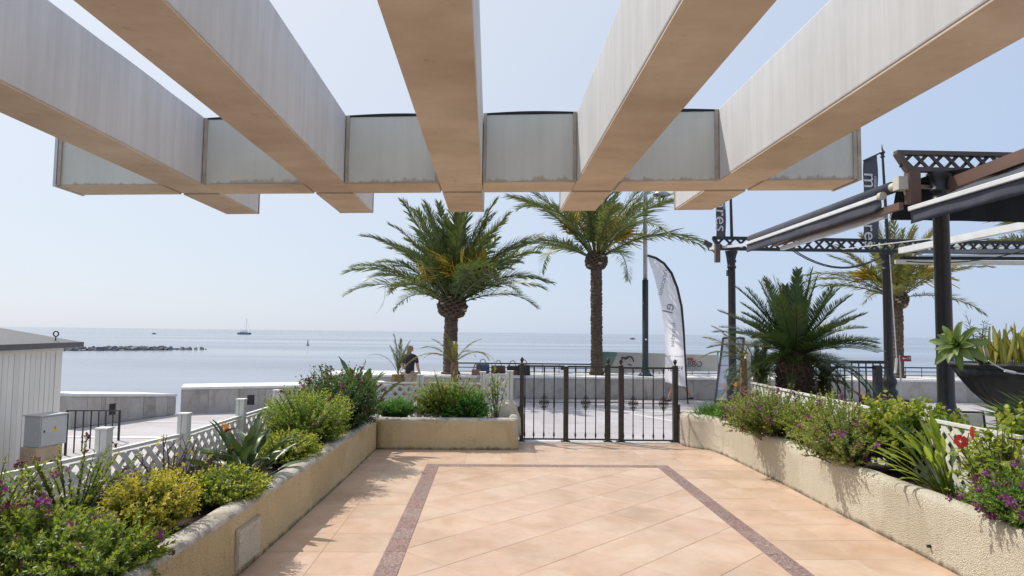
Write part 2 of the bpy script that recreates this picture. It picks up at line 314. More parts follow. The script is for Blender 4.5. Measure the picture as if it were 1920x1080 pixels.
# ------------------------------------------------------------------ object helpers
ORG = {}
def props(o, label=None, cat=None, group=None, kind=None):
    if label: o['label'] = label
    if cat: o['category'] = cat
    if group: o['group'] = group
    if kind: o['kind'] = kind
    return o
def thing(name, loc, label=None, cat=None, group=None, kind=None):
    o = bpy.data.objects.new(name, None); COL.objects.link(o); o.location = loc; o.empty_display_size = .1
    ORG[o.name] = Vector(loc)
    return props(o, label, cat, group, kind)
def link(name, me, mats, parent=None, loc=None):
    o = bpy.data.objects.new(name, me); COL.objects.link(o)
    if parent is not None: o.parent = parent
    if loc is not None: o.location = loc
    ORG[o.name] = (ORG[parent.name] if parent is not None else Vector()) + (Vector(loc) if loc is not None else Vector())
    return o
class MB:
    """collects geometry in world coordinates, builds ONE mesh object"""
    def __init__(s): s.v = []; s.f = []; s.m = []
    def face(s, pts, mi=0):
        n = len(s.v); s.v += [tuple(p) for p in pts]; s.f.append(tuple(range(n, n+len(pts)))); s.m.append(mi)
    def hexa(s, p, mi=0):          # 8 points: bottom ring 0-3, top ring 4-7
        n = len(s.v); s.v += [tuple(q) for q in p]
        for f in ((3, 2, 1, 0), (4, 5, 6, 7), (0, 1, 5, 4), (1, 2, 6, 5), (2, 3, 7, 6), (3, 0, 4, 7)):
            s.f.append(tuple(n+i for i in f)); s.m.append(mi)
    def box(s, x0, x1, y0, y1, z0, z1, mi=0):
        s.hexa([(x0, y0, z0), (x1, y0, z0), (x1, y1, z0), (x0, y1, z0), (x0, y0, z1), (x1, y0, z1), (x1, y1, z1), (x0, y1, z1)], mi)
    def bar(s, a, b, wd, ht, mi=0, upv=(0, 0, 1)):
        a, b = Vector(a), Vector(b); d = (b-a).normalized(); u = Vector(upv)
        if abs(d.dot(u)) > .98: u = Vector((0, 1, 0))
        sd = d.cross(u).normalized()*(wd/2); u = sd.cross(d).normalized()*(ht/2)
        s.hexa([a-sd-u, a+sd-u, b+sd-u, b-sd-u, a-sd+u, a+sd+u, b+sd+u, b-sd+u], mi)
    def tube(s, pts, rad, n=6, mi=0, caps=True):
        pts = [Vector(p) for p in pts]; k = len(pts)
        if not hasattr(rad, '__len__'): rad = [rad]*k
        base = len(s.v); prev = None
        for i, p in enumerate(pts):
            t = (pts[min(i+1, k-1)]-pts[max(i-1, 0)]).normalized()
            if prev is None:
                a = Vector((0, 0, 1)) if abs(t.z) < .9 else Vector((1, 0, 0)); u = t.cross(a).normalized()
            else:
                u = prev - t*prev.dot(t); u.normalize()
            prev = u; vv = t.cross(u)
            for j in range(n):
                an = 2*math.pi*j/n; s.v.append(tuple(p + (u*math.cos(an)+vv*math.sin(an))*rad[i]))
        for i in range(k-1):
            for j in range(n):
                s.f.append((base+i*n+j, base+i*n+(j+1) % n, base+(i+1)*n+(j+1) % n, base+(i+1)*n+j)); s.m.append(mi)
        if caps:
            s.f.append(tuple(base+j for j in reversed(range(n)))); s.m.append(mi)
            s.f.append(tuple(base+(k-1)*n+j for j in range(n))); s.m.append(mi)
    def lathe(s, c, prof, n=16, mi=0, flute=0, nf=0):
        base = len(s.v)
        for (r, z) in prof:
            for j in range(n):
                an = 2*math.pi*j/n; rr = r*(1+flute*math.cos(nf*an)) if nf else r
                s.v.append((c[0]+rr*math.cos(an), c[1]+rr*math.sin(an), c[2]+z))
        for i in range(len(prof)-1):
            for j in range(n):
                s.f.append((base+i*n+j, base+i*n+(j+1) % n, base+(i+1)*n+(j+1) % n, base+(i+1)*n+j)); s.m.append(mi)
        s.f.append(tuple(base+j for j in reversed(range(n)))); s.m.append(mi)
        s.f.append(tuple(base+(len(prof)-1)*n+j for j in range(n))); s.m.append(mi)
    def prism(s, poly, z0, z1, ch=0, mi=0):
        """flat polygon (ccw) extruded up, chamfered top edge"""
        P = [Vector((p[0], p[1], 0)) for p in poly]; n = len(P)
        c = sum(P, Vector())/n
        ins = P
        if ch:
            ins = []
            for i in range(n):
                a, b, d = P[i-1], P[i], P[(i+1) % n]
                e1 = (b-a).normalized(); e2 = (d-b).normalized()
                n1 = Vector((-e1.y, e1.x, 0)); n2 = Vector((-e2.y, e2.x, 0)); q = n1+n2
                q = q/max(.3, q.dot(n1)) if q.length > 1e-6 else n1
                ins.append(b+q*ch)
        base = len(s.v)
        for z, ring in ((z0, P), (z1-ch, P), (z1, ins)):
            s.v += [(p.x, p.y, z) for p in ring]
        for r in range(2):
            for i in range(n):
                j = (i+1) % n; s.f.append((base+r*n+i, base+r*n+j, base+(r+1)*n+j, base+(r+1)*n+i)); s.m.append(mi)
        s.f.append(tuple(base+2*n+i for i in range(n))); s.m.append(mi)
        s.f.append(tuple(base+i for i in reversed(range(n)))); s.m.append(mi)
    def build(s, name, mats, parent=None, smooth=False, origin=None, bevel=0):
        if isinstance(mats, str): mats = [mats]
        og = Vector(origin) if origin is not None else (ORG[parent.name] if parent is not None else Vector())
        me = bpy.data.meshes.new(name); me.from_pydata([(x-og.x, y-og.y, z-og.z) for x, y, z in s.v], [], s.f)
        for mm in mats: me.materials.append(MAT[mm])
        if len(mats) > 1: me.polygons.foreach_set('material_index', s.m)
        if smooth: me.polygons.foreach_set('use_smooth', [True]*len(s.f))
        if bevel:
            bm = bmesh.new(); bm.from_mesh(me)
            bmesh.ops.bevel(bm, geom=[e for e in bm.edges if len(e.link_faces) == 2 and e.calc_face_angle(0) > .6], offset=bevel, segments=2, affect='EDGES', profile=.6)
            bm.to_mesh(me); bm.free()
        me.update()
        loc = None
        if origin is not None: loc = og - (ORG[parent.name] if parent is not None else Vector())
        return link(name, me, mats, parent, loc)
KIDS = {}
def dup(o, parent=None):
    c = o.copy(); COL.objects.link(c); c.parent = parent
    for ch in o.children: dup(ch, c)
    return c
def text(body, size, loc, rot, mat, parent, extrude=.0008, align='CENTER', sx=1):
    cu = bpy.data.curves.new('lettering', 'FONT'); cu.body = body; cu.size = size; cu.extrude = extrude
    cu.align_x = align; cu.align_y = 'CENTER'; cu.materials.append(MAT[mat])
    t_ = bpy.data.objects.new('lettering_curve', cu); COL.objects.link(t_)
    me = bpy.data.meshes.new_from_object(t_.evaluated_get(bpy.context.evaluated_depsgraph_get())); bpy.data.objects.remove(t_)
    o = bpy.data.objects.new('lettering', me); COL.objects.link(o); o.parent = parent
    o.location = Vector(loc)-ORG[parent.name]
    if isinstance(rot, Matrix): o.rotation_euler = rot.to_euler()
    else: o.rotation_euler = rot
    o.scale = (sx, 1, 1)
    return o

# ---- leaf-cloud meshes with numpy
def nrm(a): return a/np.maximum(np.linalg.norm(a, axis=-1, keepdims=True), 1e-9)
def leaf_arrays(P, D, Nn, Ln, Wd, fold=.25, droop=.15, mid=.42):
    D = nrm(D); S = nrm(np.cross(D, Nn)); U = np.cross(S, D)
    n = len(P); Ln = Ln[:, None]; Wd = Wd[:, None]
    M = P + D*Ln*mid - U*Ln*droop*.15
    Lf = M + S*Wd*.5 + U*Wd*fold*.5; Rt = M - S*Wd*.5 + U*Wd*fold*.5
    T = P + D*Ln*(1-droop*.2) - U*Ln*droop
    V = np.stack([P, Lf, M, Rt, T], 1).reshape(-1, 3)
    b = (np.arange(n)*5)[:, None, None]
    F = (np.array([[0, 2, 1], [0, 3, 2], [1, 2, 4], [2, 3, 4]])[None]+b).reshape(-1, 3)
    return V, F
def tri_mesh(name, V, F, tone, mat):
    me = bpy.data.meshes.new(name)
    me.vertices.add(len(V)); me.vertices.foreach_set('co', np.asarray(V, np.float32).ravel())
    me.loops.add(F.size); me.loops.foreach_set('vertex_index', F.astype(np.int32).ravel())
    me.polygons.add(len(F)); me.polygons.foreach_set('loop_start', (np.arange(len(F))*3).astype(np.int32))
    me.polygons.foreach_set('loop_total', np.full(len(F), 3, np.int32))
    me.update(calc_edges=True)
    a = me.attributes.new('tone', 'FLOAT', 'POINT'); a.data.foreach_set('value', np.asarray(tone, np.float32))
    me.materials.append(MAT[mat]); return me

def cluster_mesh(name, n, r, L_, W_, mat, seed, flat=False):
    g = np.random.default_rng(seed)
    D = nrm(g.normal(size=(n, 3)) + np.array([0, 0, .5])); P = D*r*g.uniform(.1, .7, (n, 1))
    V, F = leaf_arrays(P, D, nrm(g.normal(size=(n, 3))), L_*g.uniform(.7, 1.2, n), W_*g.uniform(.7, 1.2, n), .5, .25)
    return tri_mesh(name, V, F, np.repeat(g.uniform(0, 1, n), 5), mat)
FLOWER = {'purple': cluster_mesh('flower_purple', 20, .022, .018, .014, 'petal_purple', 1),
          'wine': cluster_mesh('flower_wine', 20, .022, .018, .013, 'petal_wine', 2),
          'pink': cluster_mesh('flower_pink', 10, .015, .03, .024, 'petal_pink', 3)}

def bush(name, label, cat, base, rx, ry, h, nsh, L_, W_, nl, mat, seed, flowers=(), stem='stem', zlow=-.25, lump=.25, fill=.55, part='foliage', lean=(0, 0), group=None, upb=.25, fold=.3, droopy=0., aspect=.5, sag=None):
    """shrub: stems from the root, shoots to an uneven envelope, leaves spiralling along each shoot"""
    g = np.random.default_rng(seed); base = Vector(base); L_ *= 1.2; W_ *= 1.5; nsh = int(nsh*1.6); zlow = zlow-.2
    root = thing(name, base, label, cat, group)
    U = nrm(g.normal(size=(nsh*4, 3))); U = U[U[:, 2] > zlow][:nsh]; nsh = len(U)
    ph = g.uniform(0, 6.28, 6); kx = g.uniform(2, 4, 6)
    lob = sum(np.sin(kx[i]*U[:, i % 3]*1.7+ph[i]) for i in range(6))/6
    rad = (1+lump*1.6*lob)*np.where(g.random(nsh) < fill+.12, g.uniform(.88, 1.06, nsh), np.where(g.random(nsh) < .2, g.uniform(1.08, 1.25, nsh), g.uniform(.45, .9, nsh)))
    cen = np.array([lean[0], lean[1], h*(1-aspect)])
    tip = cen+U*np.array([rx, ry, h*aspect])*rad[:, None]
    st = np.array([lean[0]*.2, lean[1]*.2, 0.0])+(tip-np.array([0, 0, 0]))*np.array([.25, .25, .15])+g.normal(size=(nsh, 3))*.02*h
    ctrl = (st+tip)/2+np.array([0, 0, .10*h])
    tt = np.sort(g.uniform(.28, 1.0, (nsh, nl)), 1); tt[:, -1] = 1
    t = tt[..., None]
    pos = (1-t)**2*st[:, None]+2*t*(1-t)*ctrl[:, None]+t*t*tip[:, None]
    tan = nrm(2*(1-t)*(ctrl-st)[:, None]+2*t*(tip-ctrl)[:, None])
    a = nrm(np.cross(tan, nrm(g.normal(size=(nsh, 1, 3))))); b = np.cross(tan, a)
    ang = (np.arange(nl)*2.4)[None, :, None]+g.uniform(0, 6.28, (nsh, 1, 1))
    rd = a*np.cos(ang)+b*np.sin(ang)
    D = nrm(tan*(.35+.6*t)+rd*(1.1-.5*t)+np.array([0, 0, upb])+g.normal(size=(nsh, nl, 3))*.22)
    Nn = nrm(tan*.7-rd*.5+np.array([0, 0, .7])+g.normal(size=(nsh, nl, 3))*.25)
    ln = L_*(1-.35*tt**3)*g.uniform(.65, 1.15, (nsh, nl)); wd = W_*(1-.3*tt**3)*g.uniform(.7, 1.15, (nsh, nl))
    V, F = leaf_arrays(pos.reshape(-1, 3), D.reshape(-1, 3), Nn.reshape(-1, 3), ln.ravel(), wd.ravel(), fold, .15+droopy)
    shoot = g.uniform(-.18, .18, (nsh, 1))
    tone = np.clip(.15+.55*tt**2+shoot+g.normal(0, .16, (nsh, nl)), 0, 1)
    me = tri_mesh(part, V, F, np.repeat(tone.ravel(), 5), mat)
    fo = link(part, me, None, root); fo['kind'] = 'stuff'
    sm = MB()
    for i in g.permutation(nsh)[:min(nsh, 70)]:
        pp = [Vector((0, 0, -.04))*1+Vector(st[i]*.1)]+[Vector((1-q)**2*st[i]+2*q*(1-q)*ctrl[i]+q*q*tip[i]) for q in (0, .4, .75, 1)]
        sm.tube([base+p for p in pp], [.006, .005, .004, .003, .0015], 4)
    so_ = sm.build('stem', stem, root); so_['kind'] = 'stuff'
    for kind, cnt, scl in flowers:
        order = [i for i in g.permutation(nsh) if rad[i] > .8][:cnt]
        for i in order:
            f = link('flower', FLOWER[kind], None, root, Vector(tip[i])+Vector(g.normal(size=3)*.008))
            f.rotation_euler = tuple(g.uniform(0, 6.28, 3)); s_ = scl*g.uniform(.65, 1.25); f.scale = (s_,)*3
    return root

def frond_mesh(name, Lr, droop, npair, lmax, wid, mat, seed, bare=.12, vee=.5, a0=62, a1=24, sagl=.25, rr=.014, tonebias=0, ragged=.1, plume=0):
    """feather leaf growing along +X from the origin, drooping towards -Z"""
    g = np.random.default_rng(seed)
    n = 26; s = np.linspace(0, 1, n); an = -droop*s**1.6
    dx = np.cos(an); dz = np.sin(an)
    X = np.concatenate([[0], np.cumsum((dx[1:]+dx[:-1])/2)])/(n-1)*Lr; Z = np.concatenate([[0], np.cumsum((dz[1:]+dz[:-1])/2)])/(n-1)*Lr
    ts = np.linspace(bare, 1, npair); V = []; F = []; tone = []
    def addv(*p):
        b = len(V); V.extend(p); return b
    # rachis: three-sided taper
    for i in range(n):
        r_ = rr*(1-.85*s[i]); u = np.array([-math.sin(an[i]), 0, math.cos(an[i])]); p = np.array([X[i], 0, Z[i]])
        V.extend([p+u*r_*.6, p+np.array([0, r_, 0])-u*r_*.4, p-np.array([0, r_, 0])-u*r_*.4]); tone.extend([.75]*3)
    for i in range(n-1):
        for j in range(3):
            a, b = i*3+j, i*3+(j+1) % 3; F.append((a, b, b+3)); F.append((a, b+3, a+3))
    for t in ts:
        q = (t-bare)/(1-bare)
        p = np.array([np.interp(t, s, X), 0, np.interp(t, s, Z)]); aa = np.interp(t, s, an)
        tg = np.array([math.cos(aa), 0, math.sin(aa)]); u = np.array([-math.sin(aa), 0, math.cos(aa)])
        ll = lmax*(.35+.65*math.sin(min(1, q*1.6+.12)*math.pi/2))*(1-.62*max(0, q-.45)/.55)
        al = R(a0+(a1-a0)*q)
        for sd in (1, -1):
            if g.random() < ragged*.4: continue
            v_ = vee*g.uniform(.7, 1.3)+plume*g.uniform(-1, 1); d = tg*math.cos(al)+(np.array([0, sd, 0])*math.cos(v_)+u*math.sin(v_))*math.sin(al)
            d = d+g.normal(size=3)*.06; d /= np.linalg.norm(d)
            l = ll*g.uniform(1-ragged, 1.05); wv = np.cross(d, u); wv /= max(1e-6, np.linalg.norm(wv)); wv = wv*.55+u*.35*sd
            sg = np.array([0, 0, -1])*sagl*l
            m_ = p+d*l*.5+sg*.2; e = p+d*l*.97+sg
            b = addv(p-wv*wid*.3, p+wv*wid*.3, m_+wv*wid*.5, m_-wv*wid*.5, e)
            F += [(b, b+1, b+2), (b, b+2, b+3), (b+3, b+2, b+4)]
            tone.extend([min(1, max(0, .42+tonebias+g.normal(0, .16)+.25*q))]*5)
    return tri_mesh(name, np.array(V), np.array(F), tone, mat)

# ================================================================== SETTING
b = MB(); b.face([(-30000, -200, -3), (30000, -200, -3), (30000, 45000, -3), (-30000, 45000, -3)])
o = b.build('sea', 'sea'); props(o, 'calm pale blue sea reaching the hazy horizon', None, None, 'structure')
b = MB()
b.prism([(-9.3, -6), (40, -6), (40, 20.98), (-7.2, 20.98), (-7.3, 16.4), (-8.25, 13.95), (-9.3, 13.4)], -3.2, -.45)
o = b.build('promenade', 'paving'); props(o, 'pale pinkish stone paved promenade below the patio', None, None, 'structure')
for k, (p, q, wd) in enumerate((((-1.0, 17.7), (12, 17.7), .13), ((3.3, 17.72), (4.9, 14.6), .12), ((-4, 12.95), (8, 12.95), .16), ((-8.0, 12.9), (-4, 12.9), .2), ((-7.3, 15.0), (-3, 15.0), .12))):
    b = MB(); b.bar((*p, -.445), (*q, -.445), wd, .006); props(b.build('paving_line', 'line_stone'), 'white stone line inlaid in the promenade paving', None, None, 'structure')

# ---- patio: a slab with every tile on it
patio = thing('patio_floor', (0, 5, 0), 'terracotta coloured tiled patio with dark mosaic border', None, None, 'structure')
b = MB(); b.box(-1.62, 3.2, -2.2, 10.06, -.6, -.0032); b.box(-2.9, -1.62, -2.2, 10.05, -.6, -.02); b.box(3.2, 4.3, -2.2, 10.5, -.6, -.02)
b.build('grout_bed', 'grout', patio)
def clip(poly, x0, x1, y0, y1):
    for ax, lim, sg in ((0, x0, 1), (0, x1, -1), (1, y0, 1), (1, y1, -1)):
        out = []
        for i in range(len(poly)):
            a, c = poly[i-1], poly[i]; da, dc = (a[ax]-lim)*sg, (c[ax]-lim)*sg
            if (da >= 0) != (dc >= 0):
                t = da/(da-dc); out.append((a[0]+(c[0]-a[0])*t, a[1]+(c[1]-a[1])*t))
            if dc >= 0: out.append(c)
        poly = out
        if len(poly) < 3: return []
    return poly
def area(p): return abs(sum(p[i-1][0]*p[i][1]-p[i][0]*p[i-1][1] for i in range(len(p))))/2
def tile(poly, mat='tile'):
    if len(poly) < 3 or area(poly) < .003: return
    b = MB(); dz = random.uniform(-.0007, .0007); b.prism(poly, -.012, dz, .0016); b.build('tile', mat, patio)
XA, XB, YF = -.72, 2.13, 8.17          # outer edge of the mosaic border
BW = .15; g2 = .0016
sx0, sx1, sy1, sy0 = XA+BW, XB-BW, YF-BW, .2
S = .465; c45 = math.sqrt(.5)
for i in range(-16, 22):
    for j in range(-16, 22):
        # lattice through the measured joint x - y = -3.62
        u0, v0 = -3.62*c45+i*S, 6.35*c45+j*S
        q = []
        for (du, dv) in ((g2, g2), (S-g2, g2), (S-g2, S-g2), (g2, S-g2)):
            u, vv = u0+du, v0+dv; q.append(((u+vv)*c45, (vv-u)*c45))
        tile(clip(q, sx0+g2, sx1-g2, sy0, sy1-g2))
def grid(x0, x1, y0, y1, sx, sy, ox=0, oy=0, mat='tile'):
    nx = max(1, math.ceil((x1-x0+ox)/sx)); ny = max(1, math.ceil((y1-y0+oy)/sy))
    for i in range(nx):
        for j in range(ny):
            a0, a1 = max(x0, x0-ox+i*sx), min(x1, x0-ox+(i+1)*sx); c0, c1 = max(y0, y0-oy+j*sy), min(y1, y0-oy+(j+1)*sy)
            if a1-a0 > .02 and c1-c0 > .02:
                tile([(a0+g2, c0+g2), (a1-g2, c0+g2), (a1-g2, c1-g2), (a0+g2, c1-g2)], mat)
grid(-1.6, XA, .2, YF, .44, .44, 0, .1); grid(XB, 3.18, .2, YF, .44, .44, 0, .25)
grid(-1.6, 3.18, YF, 10.04, .44, .47)
grid(XA, XA+BW, .2, YF, .15, .30, 0, .05, 'border'); grid(XB-BW, XB, .2, YF, .15, .30, 0, .1, 'border')
grid(XA+BW, XB-BW, YF-BW, YF, .30, .15, .1, 0, 'border')
b = MB(); b.box(.36, 2.74, 9.74, 9.98, .0012, .012); b.build('threshold', 'line_stone', patio)

# ---- planter walls
def wall_strip(path, th, z0, z1, name, mats, parent, inward=1, sub=.12):
    """rendered wall with a soft rounded, uneven top along a plan path; its own depth, two materials (face, rim)"""
    P = [Vector((*p, 0)) for p in path]; pts = []
    for a, c in zip(P, P[1:]):
        n = max(1, int((c-a).length/sub)); pts += [a+(c-a)*i/n for i in range(n)]
    pts.append(P[-1]); n = len(pts); nor = []
    for i in range(n):
        d = (pts[min(i+1, n-1)]-pts[max(i-1, 0)]).normalized(); nor.append(Vector((-d.y, d.x, 0))*inward)
    prof = [(0, z0), (0, z0+.1), (.004, z1-.10), (.0, z1-.035), (.02, z1-.006), (.055, z1+.002), (th-.045, z1), (th-.012, z1-.012), (th, z1-.04), (th, z0)]
    b = MB(); m_ = len(prof)
    for i, p in enumerate(pts):
        for k, (o_, z) in enumerate(prof):
            wob = (math.sin(i*1.3+k)*.35+random.uniform(-1, 1)*.65)*.0035*(1 if 1 < k < 8 else .4)
            q = p+nor[i]*(o_+wob); b.v.append((q.x, q.y, z+(wob if k > 2 else 0)))
    for i in range(n-1):
        for k in range(m_-1):
            f = (i*m_+k, (i+1)*m_+k, (i+1)*m_+k+1, i*m_+k+1); b.f.append(f if inward < 0 else f[::-1]); b.m.append(1 if 3 <= k <= 6 else 0)
    for e in (0, (n-1)*m_):
        b.f.append(tuple(e+k for k in (range(m_) if (e == 0) == (inward < 0) else reversed(range(m_))))); b.m.append(0)
    return b.build(name, mats, parent, smooth=True)
lp = thing('planter', (-2.1, 5, 0), 'long ochre roughcast planter along the left side of the patio, full of shrubs', 'planter', 'rendered planters round the patio')
wall_strip([(-1.63, -1.5), (-1.62, 3), (-1.56, 4.6), (-1.50, 7), (-1.47, 9.2)], .16, -.03, .425, 'wall', ['stucco_ochre', 'rim'], lp, 1)
b = MB(); b.prism([(-3.3, -1.5), (-1.79, -1.5), (-1.79, 3), (-1.62, 9.85), (-2.62, 9.85), (-2.9, 5)], -.4, .345); b.build('soil', 'soil', lp)
b = MB(); b.bar((-2.98, -1.5, 0), (-2.62, 9.9, 0), .06, .9, 0); b.build('back_wall', 'stucco_cream', lp)
h0, h1 = gr(478, 1025, .06), gr(515, 985, .06)
hx = lambda y: -1.615+(y-3)*.0335
b = MB(); b.hexa([(hx(4.40)+.0, 4.40, .05), (hx(4.40)+.012, 4.40, .05), (hx(4.78)+.016, 4.78, .05), (hx(4.78), 4.78, .05), (hx(4.40), 4.40, .30), (hx(4.40)+.012, 4.40, .30), (hx(4.78)+.016, 4.78, .30), (hx(4.78), 4.78, .30)])
hp = b.build('hatch_frame', 'trim_tan', lp)
b = MB(); b.hexa([(hx(4.41)+.012, 4.415, .06), (hx(4.41)+.02, 4.415, .06), (hx(4.77)+.024, 4.765, .06), (hx(4.77)+.012, 4.765, .06), (hx(4.41)+.012, 4.415, .29), (hx(4.41)+.02, 4.415, .29), (hx(4.77)+.024, 4.765, .29), (hx(4.77)+.012, 4.765, .29)])
b.build('hatch_door', 'stucco_cream', hp)
fp = thing('planter', (-.6, 9.4, 0), 'short ochre planter across the far end of the patio, left of the gate', 'planter', 'rendered planters round the patio')
wall_strip([(-1.463, 9.13), (.395, 9.16)], .15, -.03, .41, 'wall', ['stucco_ochre', 'rim'], fp, 1, .08)
wall_strip([(.40, 9.16), (.41, 9.85)], .13, -.03, .405, 'wall', ['stucco_cream', 'rim'], fp, 1, .08)
b = MB(); b.prism([(-1.62, 9.28), (.28, 9.31), (.28, 9.84), (-1.62, 9.84)], -.4, .34); b.build('soil', 'soil', fp)
# soft mound of render behind the planter corner
b = MB()
for i in range(1): b.lathe((.27, 9.97, .1), [(.26, 0), (.25, .25), (.20, .38), (.11, .46), (.02, .48)], 20)
b.build('render_mound', 'stucco_cream', fp, smooth=True)
rp = thing('planter', (3.4, 6, 0), 'long cream roughcast planter curving along the right side of the patio', 'planter', 'rendered planters round the patio')
RPATH = [(2.72, 10.06), (2.72, 9.62), (2.80, 9.42), (3.0, 9.22), (3.05, 8.8), (3.09, 7.3), (3.08, 6.2), (3.09, 4.9), (3.085, 4.2), (3.04, 3.3), (3.0, 1.5)]
wall_strip(RPATH, .15, -.03, .45, 'wall', ['stucco_cream', 'stucco_cream'], rp, 1)
b = MB(); b.prism([(2.86, 10.05), (2.86, 9.7), (3.14, 9.3), (3.2, 7.3), (3.2, 4.2), (3.13, 1.5), (4.0, 1.5), (4.0, 10.05)], -.4, .375); b.build('soil', 'soil', rp)
b = MB(); b.prism([(2.75, 9.72), (2.95, 9.40), (3.25, 9.32), (3.3, 10.03), (2.75, 10.03)], .35, .452, .02); b.build('rim_slab', 'stucco_cream', rp)
b = MB(); b.tube([(3.10, 4.77, .10), (3.065, 4.77, .10)], .011, 10); b.build('drain_spout', 'iron', rp)

# ---- beam pergola overhead
ZB = 2.475; ZT = 2.905
pg = thing('beam_pergola', (0, 4, ZB), 'painted beam pergola overhead, five beams lying across one cross beam', 'pergola')
ynear = lambda x: 4.142-.121*(x+.06)
yfar = lambda x: ynear(x)+.30
yend = lambda x: ynear(x)+1.01-.03*x
RX = [(-2.115, -1.85), (-1.185, -.925), (-.33, -.062), (.513, .775), (1.35, 1.615)]
def skew(b, x0, x1, fa, fb, z0, z1, mi=0):
    b.hexa([(x0, fa(x0), z0), (x1, fa(x1), z0), (x1, fb(x1), z0), (x0, fb(x0), z0), (x0, fa(x0), z1), (x1, fa(x1), z1), (x1, fb(x1), z1), (x0, fb(x0), z1)], mi)
for i, (x0, x1) in enumerate(RX):
    b = MB(); skew(b, x0, x1, lambda x: -2.0, lambda x: ynear(x)-.002, ZB, ZT); rf = b.build('beam', 'paint_side', pg, bevel=.007)
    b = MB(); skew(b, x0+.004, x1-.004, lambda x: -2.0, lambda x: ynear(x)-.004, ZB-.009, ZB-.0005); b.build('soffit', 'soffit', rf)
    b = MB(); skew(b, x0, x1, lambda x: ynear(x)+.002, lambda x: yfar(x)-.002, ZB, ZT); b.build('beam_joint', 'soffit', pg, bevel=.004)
    b = MB(); skew(b, x0, x1, lambda x: yfar(x)+.003, yend, ZB, ZT); rt_ = b.build('beam_tail', 'paint_side', pg, bevel=.006)
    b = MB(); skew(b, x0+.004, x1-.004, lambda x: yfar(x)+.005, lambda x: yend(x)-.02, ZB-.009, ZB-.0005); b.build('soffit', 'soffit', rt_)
    b = MB(); skew(b, x0-.004, x1+.004, lambda x: yend(x)+.001, lambda x: yend(x)+.016, ZB-.006, ZT+.004); b.build('end_cap', 'trim_tan', rt_)
    # felt: sheet over the top with a wavy edge
    b = MB(); n = 40; pts = []
    for k in range(n+1):
        y = -2+k*(yend((x0+x1)/2)+2)/n; h_ = .003+.003*math.sin(k*.9+i)+.002*random.random()
        pts.append(((x0+.012, y, ZT+.002), (x1-.012, y, ZT+.002), (x1-.012, y, ZT+.002+h_), (x0+.012, y, ZT+.002+h_)))
    for k in range(n):
        a, c = pts[k], pts[k+1]; b.hexa([a[0], a[1], c[1], c[0], a[3], a[2], c[2], c[3]])
    b.build('roof_felt', 'felt', rf)
ends = [-2.83]+[v_ for r_ in RX for v_ in r_]+[2.135]
for k in range(0, 12, 2):
    x0, x1 = ends[k]+.003, ends[k+1]-.003
    b = MB(); skew(b, x0, x1, lambda x: ynear(x)+.006, yfar, ZB, ZT-.012); cb = b.build('cross_beam', 'paint_face', pg, bevel=.006)
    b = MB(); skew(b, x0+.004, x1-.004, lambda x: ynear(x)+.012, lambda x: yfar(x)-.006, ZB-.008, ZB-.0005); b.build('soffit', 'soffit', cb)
    for xs in ((x0+.012,) if k < 10 else (x0+.012, x1-.008)) + ((x1-.010,) if k == 0 or k < 10 else ()):
        b = MB(); skew(b, xs-.010, xs+.010, lambda x: ynear(x)-.008, lambda x: ynear(x)+.004, ZB-.004, ZT-.006); b.build('joint_trim', 'trim_tan', cb)
    if k in (0, 10):
        xe = x0 if k == 0 else x1
        b = MB(); skew(b, xe-(.022 if k == 0 else -.003), xe+(-.003 if k == 0 else .022), lambda x: ynear(x)-.012, lambda x: yfar(x)+.012, ZB-.012, ZT+.004); b.build('end_cap', 'paint_side' if k == 0 else 'trim_tan', cb)
    b = MB(); n = 8
    for q in range(n):
        xa, xb = x0+(x1-x0)*q/n, x0+(x1-x0)*(q+1)/n
        ha, hb = .002+.009*math.sin(q/n*math.pi), .002+.009*math.sin((q+1)/n*math.pi)
        b.hexa([(xa, ynear(xa), ZT-.010), (xb, ynear(xb), ZT-.010), (xb, yfar(xb), ZT-.010), (xa, yfar(xa), ZT-.010), (xa, ynear(xa), ZT-.006+ha), (xb, ynear(xb), ZT-.006+hb), (xb, yfar(xb), ZT-.006+hb), (xa, yfar(xa), ZT-.006+ha)])
    b.build('roof_felt', 'felt', cb)

